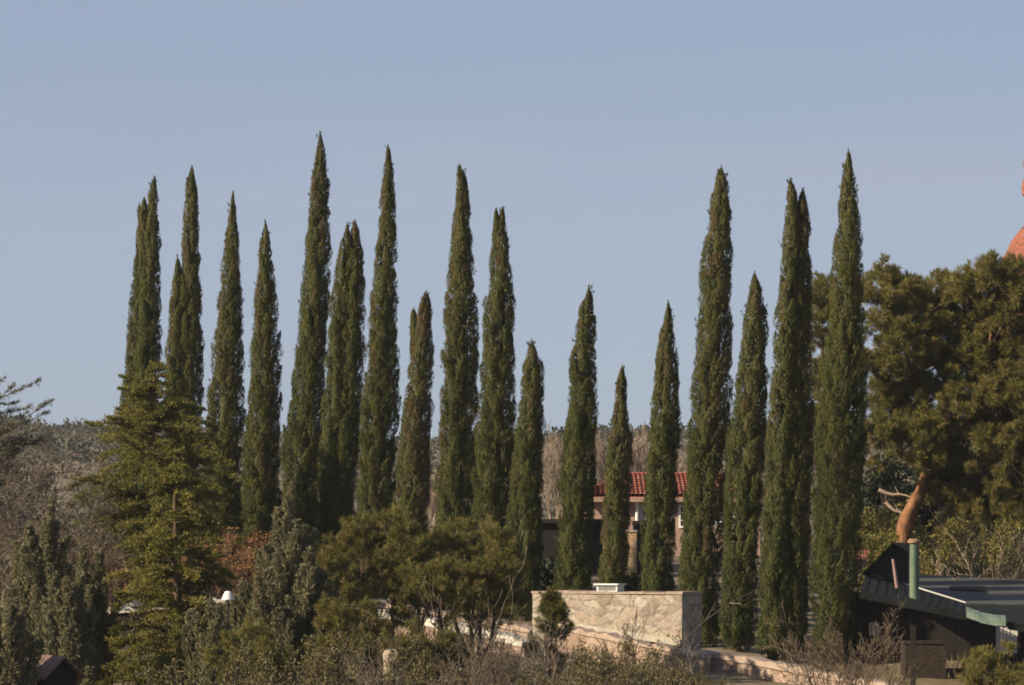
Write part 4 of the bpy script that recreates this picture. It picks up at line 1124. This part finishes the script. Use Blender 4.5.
# ---------------------------------------------------------------- red tiled house behind the row
def red_house():
    D = 128.0; k = D / FPX
    x0, x1 = (588 - 512) * k, (760 - 512) * k
    gz = float(tz(x0, D)) - .3
    eave = (HY - 497) * k
    r = thing('tiled_house', ((x0 + x1) / 2, D, gz), 'pink stucco house with a red clay tile roof, glimpsed behind the cypresses', 'house')
    ox = (x0 + x1) / 2
    L = x0 - ox; Rr = x1 - ox; H = eave - gz
    g = Geo(); g.box((L, 0, 0), (Rr, 6, H)); g.build('wall', M['stucco'], r)
    # hip roof, rows of barrel tiles as real ridges
    o = .35; ridge = (HY - 473) * k - gz
    e = [np.array((L - o, -o, H)), np.array((Rr + o, -o, H)), np.array((Rr + o, 6 + o, H)), np.array((L - o, 6 + o, H))]
    ra = np.array((L + 1.2, 3, ridge)); rb = np.array((Rr - 1.2, 3, ridge))
    g = Geo()
    g.slab([e[0], e[1], rb, ra], .12); g.slab([e[2], e[3], ra, rb], .12)
    for a, b, c in ((e[3], e[0], ra), (e[1], e[2], rb)):
        g.tris([a, b, c], [(0, 1, 2)])
    nt = 44
    A, B = [], []
    for t in (np.arange(nt) + .5) / nt:
        p = e[0] * (1 - t) + e[1] * t
        x = p[0]
        f = 1.0
        if x < ra[0]: f = (x - e[0][0]) / (ra[0] - e[0][0])
        if x > rb[0]: f = (e[1][0] - x) / (e[1][0] - rb[0])
        top = np.array((x, e[0][1] + (3 + o) * f, H + (ridge - H) * f))
        A.append(p + [0, 0, .02]); B.append(top + [0, 0, .02])
    A = np.array(A); B = np.array(B); rg = np.random.default_rng(3); nr = 9
    for j in range(nr):
        a_ = A + (B - A) * (j / nr) + [0, 0, .02]; b_ = A + (B - A) * min(1.0, (j + 1.12) / nr)
        g.segs(a_, b_, .085, .068, 8, .25 + .6 * rg.random(len(A)))
    g.segs(np.array([e[0], e[1], ra]), np.array([ra, rb, rb]), .09, .09, 8)
    g.build('roof', M['claytile'], r)
    g = Geo(); g.box((L - o, -o - .10, H - .17), (Rr + o, -o - .005, H - .01)); g.build('fascia', M['stucco'], r)
    def window(pa, pb, ya, yb, bars=2):
        wx0, wx1 = (pa - 512) * k - ox, (pb - 512) * k - ox; z0, z1 = (HY - yb) * k - gz, (HY - ya) * k - gz
        g = Geo()
        t = .07
        g.box((wx0, -.06, z0), (wx0 + t, -.002, z1)); g.box((wx1 - t, -.06, z0), (wx1, -.002, z1))
        g.box((wx0 + t, -.06, z0), (wx1 - t, -.002, z0 + t)); g.box((wx0 + t, -.06, z1 - t), (wx1 - t, -.002, z1))
        for b in range(1, bars): 
            zz = z0 + (z1 - z0) * b / bars; g.box((wx0 + t, -.05, zz - .02), (wx1 - t, -.002, zz + .02))
        w = g.build('window', M['white'], r)
        g = Geo(); g.box((wx0 + t, -.03, z0 + t), (wx1 - t, -.003, z1 - t)); g.build('pane', M['glass'], w)
    window(678.5, 694, 505, 528, 3); window(604, 622, 505, 530, 3); window(715, 735, 505, 530, 3)
    g = Geo(); g.box(((636.5 - 512) * k - ox, -.03, (HY - 560) * k - gz), ((650 - 512) * k - ox, -.002, H - .2)); g.build('panel', M['greystucco'], r)
    g = Geo(); g.tube([((637 - 512) * k - ox, -.10, H - .1), ((637 - 512) * k - ox, -.10, .1)], .06, 8); g.build('downpipe', M['white'], r, True)


red_house()


def dark_shed():
    D = 117.0; k = D / FPX
    x0, x1 = (534 - 512) * k, (652 - 512) * k; gz = float(tz(x0, D)) - .2
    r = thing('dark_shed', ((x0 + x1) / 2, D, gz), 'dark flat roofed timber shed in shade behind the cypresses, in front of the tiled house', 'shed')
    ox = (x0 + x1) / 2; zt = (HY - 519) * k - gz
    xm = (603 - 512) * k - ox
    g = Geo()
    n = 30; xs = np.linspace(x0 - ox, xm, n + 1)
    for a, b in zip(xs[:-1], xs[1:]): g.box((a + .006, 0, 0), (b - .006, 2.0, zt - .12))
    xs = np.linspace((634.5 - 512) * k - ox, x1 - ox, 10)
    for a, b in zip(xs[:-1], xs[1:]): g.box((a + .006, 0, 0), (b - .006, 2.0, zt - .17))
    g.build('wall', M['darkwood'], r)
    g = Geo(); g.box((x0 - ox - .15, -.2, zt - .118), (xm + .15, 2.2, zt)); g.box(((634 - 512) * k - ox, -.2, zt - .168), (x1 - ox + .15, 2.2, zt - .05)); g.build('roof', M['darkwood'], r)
    # brick pier beside it
    b = thing('brick_pier', ((630 - 512) * k, D - 1.2, gz), 'tan brick pier right of the thinnest cypress, beside the dark shed', 'pier')
    h = (HY - 530) * (D - 1.2) / FPX - gz
    g = Geo(); g.box((-.16, -.16, 0), (.16, .16, h - .06)); g.build('shaft', M['brick'], b)
    g = Geo(); g.box((-.19, -.19, h - .059), (.19, .19, h)); g.build('cap', M['coping'], b)


dark_shed()


# ---------------------------------------------------------------- dark roofed house on the right
def dark_house():
    gz = -3.2
    o0 = W(940, 690, 88); o0 = np.array((o0[0], 88.0, gz))
    r = thing('dark_house', o0, 'low house with a dark metal roof and deep shaded porch, right of the last cypress', 'house')
    def P(px, py, d): return W(px, py, d) - o0
    # back wall of the porch
    a = P(852, 600, 91.3); b = P(1064, 620, 91.3)
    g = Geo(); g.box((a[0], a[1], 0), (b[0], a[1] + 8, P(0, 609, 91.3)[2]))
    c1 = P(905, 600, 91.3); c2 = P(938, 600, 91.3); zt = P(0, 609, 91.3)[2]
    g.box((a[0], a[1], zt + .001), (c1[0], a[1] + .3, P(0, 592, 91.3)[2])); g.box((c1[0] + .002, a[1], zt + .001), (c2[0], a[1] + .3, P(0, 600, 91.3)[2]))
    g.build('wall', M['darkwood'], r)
    fy = a[1]
    # roof A: front plane, falling towards the viewer
    eL, eR = P(860, 591, 85.0), P(966, 613, 85.0)
    rR, rL = P(966, 604, 90.0), P(866, 573, 92.0)
    g = Geo(); g.slab([eL, eR, rR, rL], .13)
    for t in np.linspace(.04, .96, 12):
        p = eL * (1 - t) + eR * t; q = rL * (1 - t) + rR * t
        g.segs(np.array([p + [0, 0, .012]]), np.array([q + [0, 0, .012]]), .008, .008, 4)
    g.build('roof', M['roof'], r)
    g = Geo(); g.segs(np.array([rL + [0, 0, .03]]), np.array([rR + [0, 0, .03]]), .020, .020, 8)
    g.build('ridge_cap', M['greystucco'], r)
    # roof C: right part of the front roof
    e2, e3 = P(1068, 634, 85.0), P(1068, 606, 91.0)
    g = Geo(); g.slab([eR + [.01, 0, 0], e2, e3, rR + [.01, 0, 0]], .13)
    c0 = eR + [.01, 0, 0]; c1 = rR + [.01, 0, 0]
    for t in np.linspace(.06, .96, 10):
        p = c0 * (1 - t) + e2 * t; q = c1 * (1 - t) + e3 * t
        g.segs(np.array([p + [0, 0, .012]]), np.array([q + [0, 0, .012]]), .008, .008, 4)
    g.build('roof', M['roof'], r)
    # roof B: grey rear slope
    g = Geo(); g.slab([P(915, 600, 91.5), P(1068, 606, 91.4), P(1068, 581, 97.5), P(905, 574, 97.5)], .12)
    g.build('roof', M['greyroof'], r)
    # raised clerestory strip on the rear slope
    g = Geo(); g.slab([P(950, 589, 94), P(985, 590, 94), P(985, 586, 95.2), P(950, 585, 95.2)], .18); g.build('skylight', M['darkwood'], r)
    # dark dormer
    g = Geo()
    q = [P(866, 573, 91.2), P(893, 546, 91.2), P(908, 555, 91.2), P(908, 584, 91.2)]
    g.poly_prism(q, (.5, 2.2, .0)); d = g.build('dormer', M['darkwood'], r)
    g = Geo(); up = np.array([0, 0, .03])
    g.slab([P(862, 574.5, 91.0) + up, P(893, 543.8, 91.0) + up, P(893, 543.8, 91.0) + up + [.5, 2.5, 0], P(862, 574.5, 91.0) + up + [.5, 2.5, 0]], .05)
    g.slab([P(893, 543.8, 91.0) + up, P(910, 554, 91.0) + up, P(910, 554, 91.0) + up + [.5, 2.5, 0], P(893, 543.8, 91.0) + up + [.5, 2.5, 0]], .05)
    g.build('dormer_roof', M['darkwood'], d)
    # fascia and gutters
    g = Geo(); g.slab([eL + [0, -.06, -.0], eR + [0, -.06, 0], eR + [0, -.004, 0], eL + [0, -.004, 0]], .16); g.build('gutter', M['roof'], r)
    g = Geo(); gl = eR + [.0, -.10, .05]; gr_ = P(1006, 620, 84.6)
    n = 9
    for s in range(n):
        t0, t1 = s / n, (s + 1) / n
        p = gl * (1 - t0) + gr_ * t0; q = gl * (1 - t1) + gr_ * t1
        sag = -.05 * math.sin(math.pi * (t0 + t1) / 2) + .004 * ((s * 7) % 3 - 1)
        V = np.array([p, q, q + [0, .12, .10], p + [0, .12, .10]]) + [0, 0, sag]
        g.slab(V, .14)
    g.build('gutter', M['palegreen'], r)
    g = Geo(); g.slab([P(1008, 622, 84.7), P(1068, 634, 84.7), P(1068, 634, 84.75) + [0, .06, 0], P(1008, 622, 84.75) + [0, .06, 0]], .16); g.build('gutter', M['roof'], r)
    # porch posts
    for px in (913, 972):
        p = P(px, 616, 86.2); g = Geo(); g.box((p[0] - .055, p[1] - .055, 0), (p[0] + .055, p[1] + .055, p[2] + .05)); g.build('post', M['darkwood'], r)
    # windows with blinds
    for (pa, pb, ya, yb, n) in ((869, 880, 622, 636, 4), (996, 1018, 626, 654, 6)):
        q0 = P(pa, yb, 91.2); q1 = P(pb, ya, 91.2)
        g = Geo(); t = .04
        g.box((q0[0] - t, fy - .07, q0[2] - t), (q0[0], fy - .003, q1[2] + t)); g.box((q1[0], fy - .07, q0[2] - t), (q1[0] + t, fy - .003, q1[2] + t))
        g.box((q0[0], fy - .07, q0[2] - t), (q1[0], fy - .003, q0[2])); g.box((q0[0], fy - .07, q1[2]), (q1[0], fy - .003, q1[2] + t))
        w = g.build('window', M['darkwood'], r)
        g = Geo(); xs = np.linspace(q0[0], q1[0], n + 1)
        for s, (x0, x1) in enumerate(zip(xs[:-1], xs[1:])): g.box((x0 + .006, fy - .03 - .012 * (s % 2), q0[2] + .005), (x1 - .006, fy - .004, q1[2] - .005))
        g.build('blind', M['blind'], w)
    # brick planter wall
    p0 = P(905, 644, 87.6); p1 = P(946, 644, 87.6)
    g = Geo(); g.box((p0[0], p0[1], 0), (p1[0], p0[1] + 1.0, p0[2])); pl = g.build('brick_wall', M['darkbrick'], r)
    g = Geo(); g.box((p0[0] - .03, p0[1] - .03, p0[2] + .001), (p1[0] + .03, p0[1] + 1.03, p0[2] + .06)); g.build('wall_cap', M['darkbrick'], pl)
    # green flue
    f = P(914, 605, 86.8); s = 86.8 / FPX * .92
    prof = [(7.2 * s, -.05), (7.0 * s, 2 * s), (5.4 * s, 9 * s), (5.1 * s, 14 * s), (4.8 * s, 66 * s)]
    g = Geo(); g.lathe(f, prof, 20); fl = g.build('flue_pipe', M['green'], r, True)
    g = Geo(); g.lathe(f, [(5.3 * s, 31 * s), (5.3 * s, 33 * s)], 20); g.build('band', M['green'], fl)
    g = Geo(); g.lathe(f, [(4.6 * s, 66 * s), (7.0 * s, 67.5 * s), (7.0 * s, 70 * s), (5.2 * s, 72 * s)], 20); g.build('cap', M['rust'], fl)
    # pink vent pipe
    v0 = P(897, 588, 88.4); v1 = P(893, 559, 88.4)
    g = Geo(); g.tube([v0, v1], [.04, .035], 10); g.build('vent_pipe', M['pinkpipe'], r, True)


dark_house()


def red_shed():
    D = 112.0; k = D / FPX
    x0, x1 = (852 - 512) * k, (892 - 512) * k; gz = float(tz(x0, D))
    ox = (x0 + x1) / 2; r = thing('red_roofed_shed', (ox, D, gz), 'low shed with a weathered red roof, just visible behind the dark dormer', 'shed')
    H = (HY - 560) * k - gz
    g = Geo(); g.box((x0 - ox, 0, -.1), (x1 - ox, 1.8, H)); g.build('wall', M['greystucco'], r)
    g = Geo(); g.slab([(x0 - ox - .15, -.2, H), (x1 - ox + .15, -.2, H), (x1 - ox + .15, 1.0, H + .3), (x0 - ox - .15, 1.0, H + .3)], .06)
    g.slab([(x0 - ox - .15, 1.0, H + .3), (x1 - ox + .15, 1.0, H + .3), (x1 - ox + .15, 2.1, H), (x0 - ox - .15, 2.1, H)], .06); g.build('roof', M['tile'], r)


red_shed()


# ---------------------------------------------------------------- air
def haze():
    g = Geo(); g.box((-1600, -400, -30), (1600, 2300, 190))
    m, nt, out = new_mat('pale_air')
    v = nt.nodes.new('ShaderNodeVolumePrincipled'); v.inputs['Color'].default_value = (.86, .90, 1.0, 1); v.inputs['Density'].default_value = .00012; v.inputs['Anisotropy'].default_value = 0.0
    nt.links.new(v.outputs[0], out.inputs['Volume'])
    tag(g.build('haze', m), 'thin pale haze in the air over the whole valley', 'haze', kind='stuff')


haze()

# ---------------------------------------------------------------- light, sky, camera
AZ, EL = R(64), R(26)          # sun to the left of and behind the camera
sd = np.array((-math.sin(AZ) * math.cos(EL), -math.cos(AZ) * math.cos(EL), math.sin(EL)))
sun = bpy.data.lights.new('sun', 'SUN'); sun.energy = 5.0; sun.angle = R(.53); sun.color = (1.0, .85, .61)
so = bpy.data.objects.new('sun', sun); COL.objects.link(so)
from mathutils import Vector
so.rotation_euler = Vector([float(v) for v in -sd]).to_track_quat('-Z', 'Y').to_euler()

wd = bpy.data.worlds.new('World'); scene.world = wd; wd.use_nodes = True
nt = wd.node_tree
for n in list(nt.nodes): nt.nodes.remove(n)
out = nt.nodes.new('ShaderNodeOutputWorld'); bg = nt.nodes.new('ShaderNodeBackground'); bg.inputs['Strength'].default_value = .0545
sky = nt.nodes.new('ShaderNodeTexSky'); sky.sky_type = 'NISHITA'; sky.sun_disc = False
sky.sun_elevation = EL; sky.sun_rotation = math.atan2(sd[0], sd[1]); sky.air_density = 1.0; sky.dust_density = 1.2; sky.ozone_density = 1.0; sky.altitude = 1300
# thin high cloud streaks, placed by direction
tc = nt.nodes.new('ShaderNodeTexCoord'); mp = nt.nodes.new('ShaderNodeMapping'); mp.inputs['Scale'].default_value = (9, 9, 75); mp.inputs['Rotation'].default_value = (0, R(3.5), 0)
ns = nt.nodes.new('ShaderNodeTexNoise'); ns.inputs['Scale'].default_value = 1.0; ns.inputs['Detail'].default_value = 4; ns.inputs['Roughness'].default_value = .5
mr = nt.nodes.new('ShaderNodeMapRange'); mr.inputs[1].default_value = .22; mr.inputs[2].default_value = .60; mr.inputs[3].default_value = 0; mr.inputs[4].default_value = 1.0
hz = nt.nodes.new('ShaderNodeMixRGB'); hz.inputs[0].default_value = .72; hz.inputs[2].default_value = (2.25, 3.15, 5.05, 1)
nt.links.new(sky.outputs[0], hz.inputs[1])
mx = nt.nodes.new('ShaderNodeMixRGB'); mx.inputs[2].default_value = (3.3, 3.85, 5.1, 1)
nt.links.new(tc.outputs['Generated'], mp.inputs[0]); nt.links.new(mp.outputs[0], ns.inputs['Vector']); nt.links.new(ns.outputs['Fac'], mr.inputs[0])
sx = nt.nodes.new('ShaderNodeSeparateXYZ'); nt.links.new(tc.outputs['Generated'], sx.inputs[0])
bd = nt.nodes.new('ShaderNodeValToRGB'); e = bd.color_ramp.elements; e[0].position = .060; e[0].color = (.08, .08, .08, 1); e[1].position = .160; e[1].color = (.5, .5, .5, 1)
for p_, v_ in ((.082, .22), (.093, .55), (.100, .62), (.108, .36), (.118, .14), (.134, .16)):
    k_ = e.new(p_); k_.color = (v_, v_, v_, 1)
nt.links.new(sx.outputs['Z'], bd.inputs[0])
mb = nt.nodes.new('ShaderNodeMath'); mb.operation = 'MULTIPLY'; nt.links.new(mr.outputs[0], mb.inputs[0]); nt.links.new(bd.outputs[0], mb.inputs[1])
nt.links.new(mb.outputs[0], mx.inputs[0]); nt.links.new(hz.outputs[0], mx.inputs[1]); nt.links.new(mx.outputs[0], bg.inputs[0]); nt.links.new(bg.outputs[0], out.inputs[0])

cam = bpy.data.cameras.new('camera'); co = bpy.data.objects.new('camera', cam); COL.objects.link(co)
co.location = (0, 0, 0); co.rotation_euler = (R(90), 0, 0)
cam.lens = FOCAL; cam.sensor_width = 36.0; cam.sensor_fit = 'HORIZONTAL'
cam.shift_y = (HY - 342.5) / 1024.0
cam.clip_start = .5; cam.clip_end = 8000
scene.camera = co

vs = scene.view_settings
vs.view_transform = 'Standard'; vs.look = 'None'; vs.gamma = 1.0; vs.exposure = 0.9; vs.use_curve_mapping = False
scene.cycles.volume_bounces = 0; scene.cycles.filter_width = 1.7; scene.cycles.max_bounces = 5; scene.cycles.diffuse_bounces = 3; scene.cycles.transmission_bounces = 3; scene.cycles.transparent_max_bounces = 4
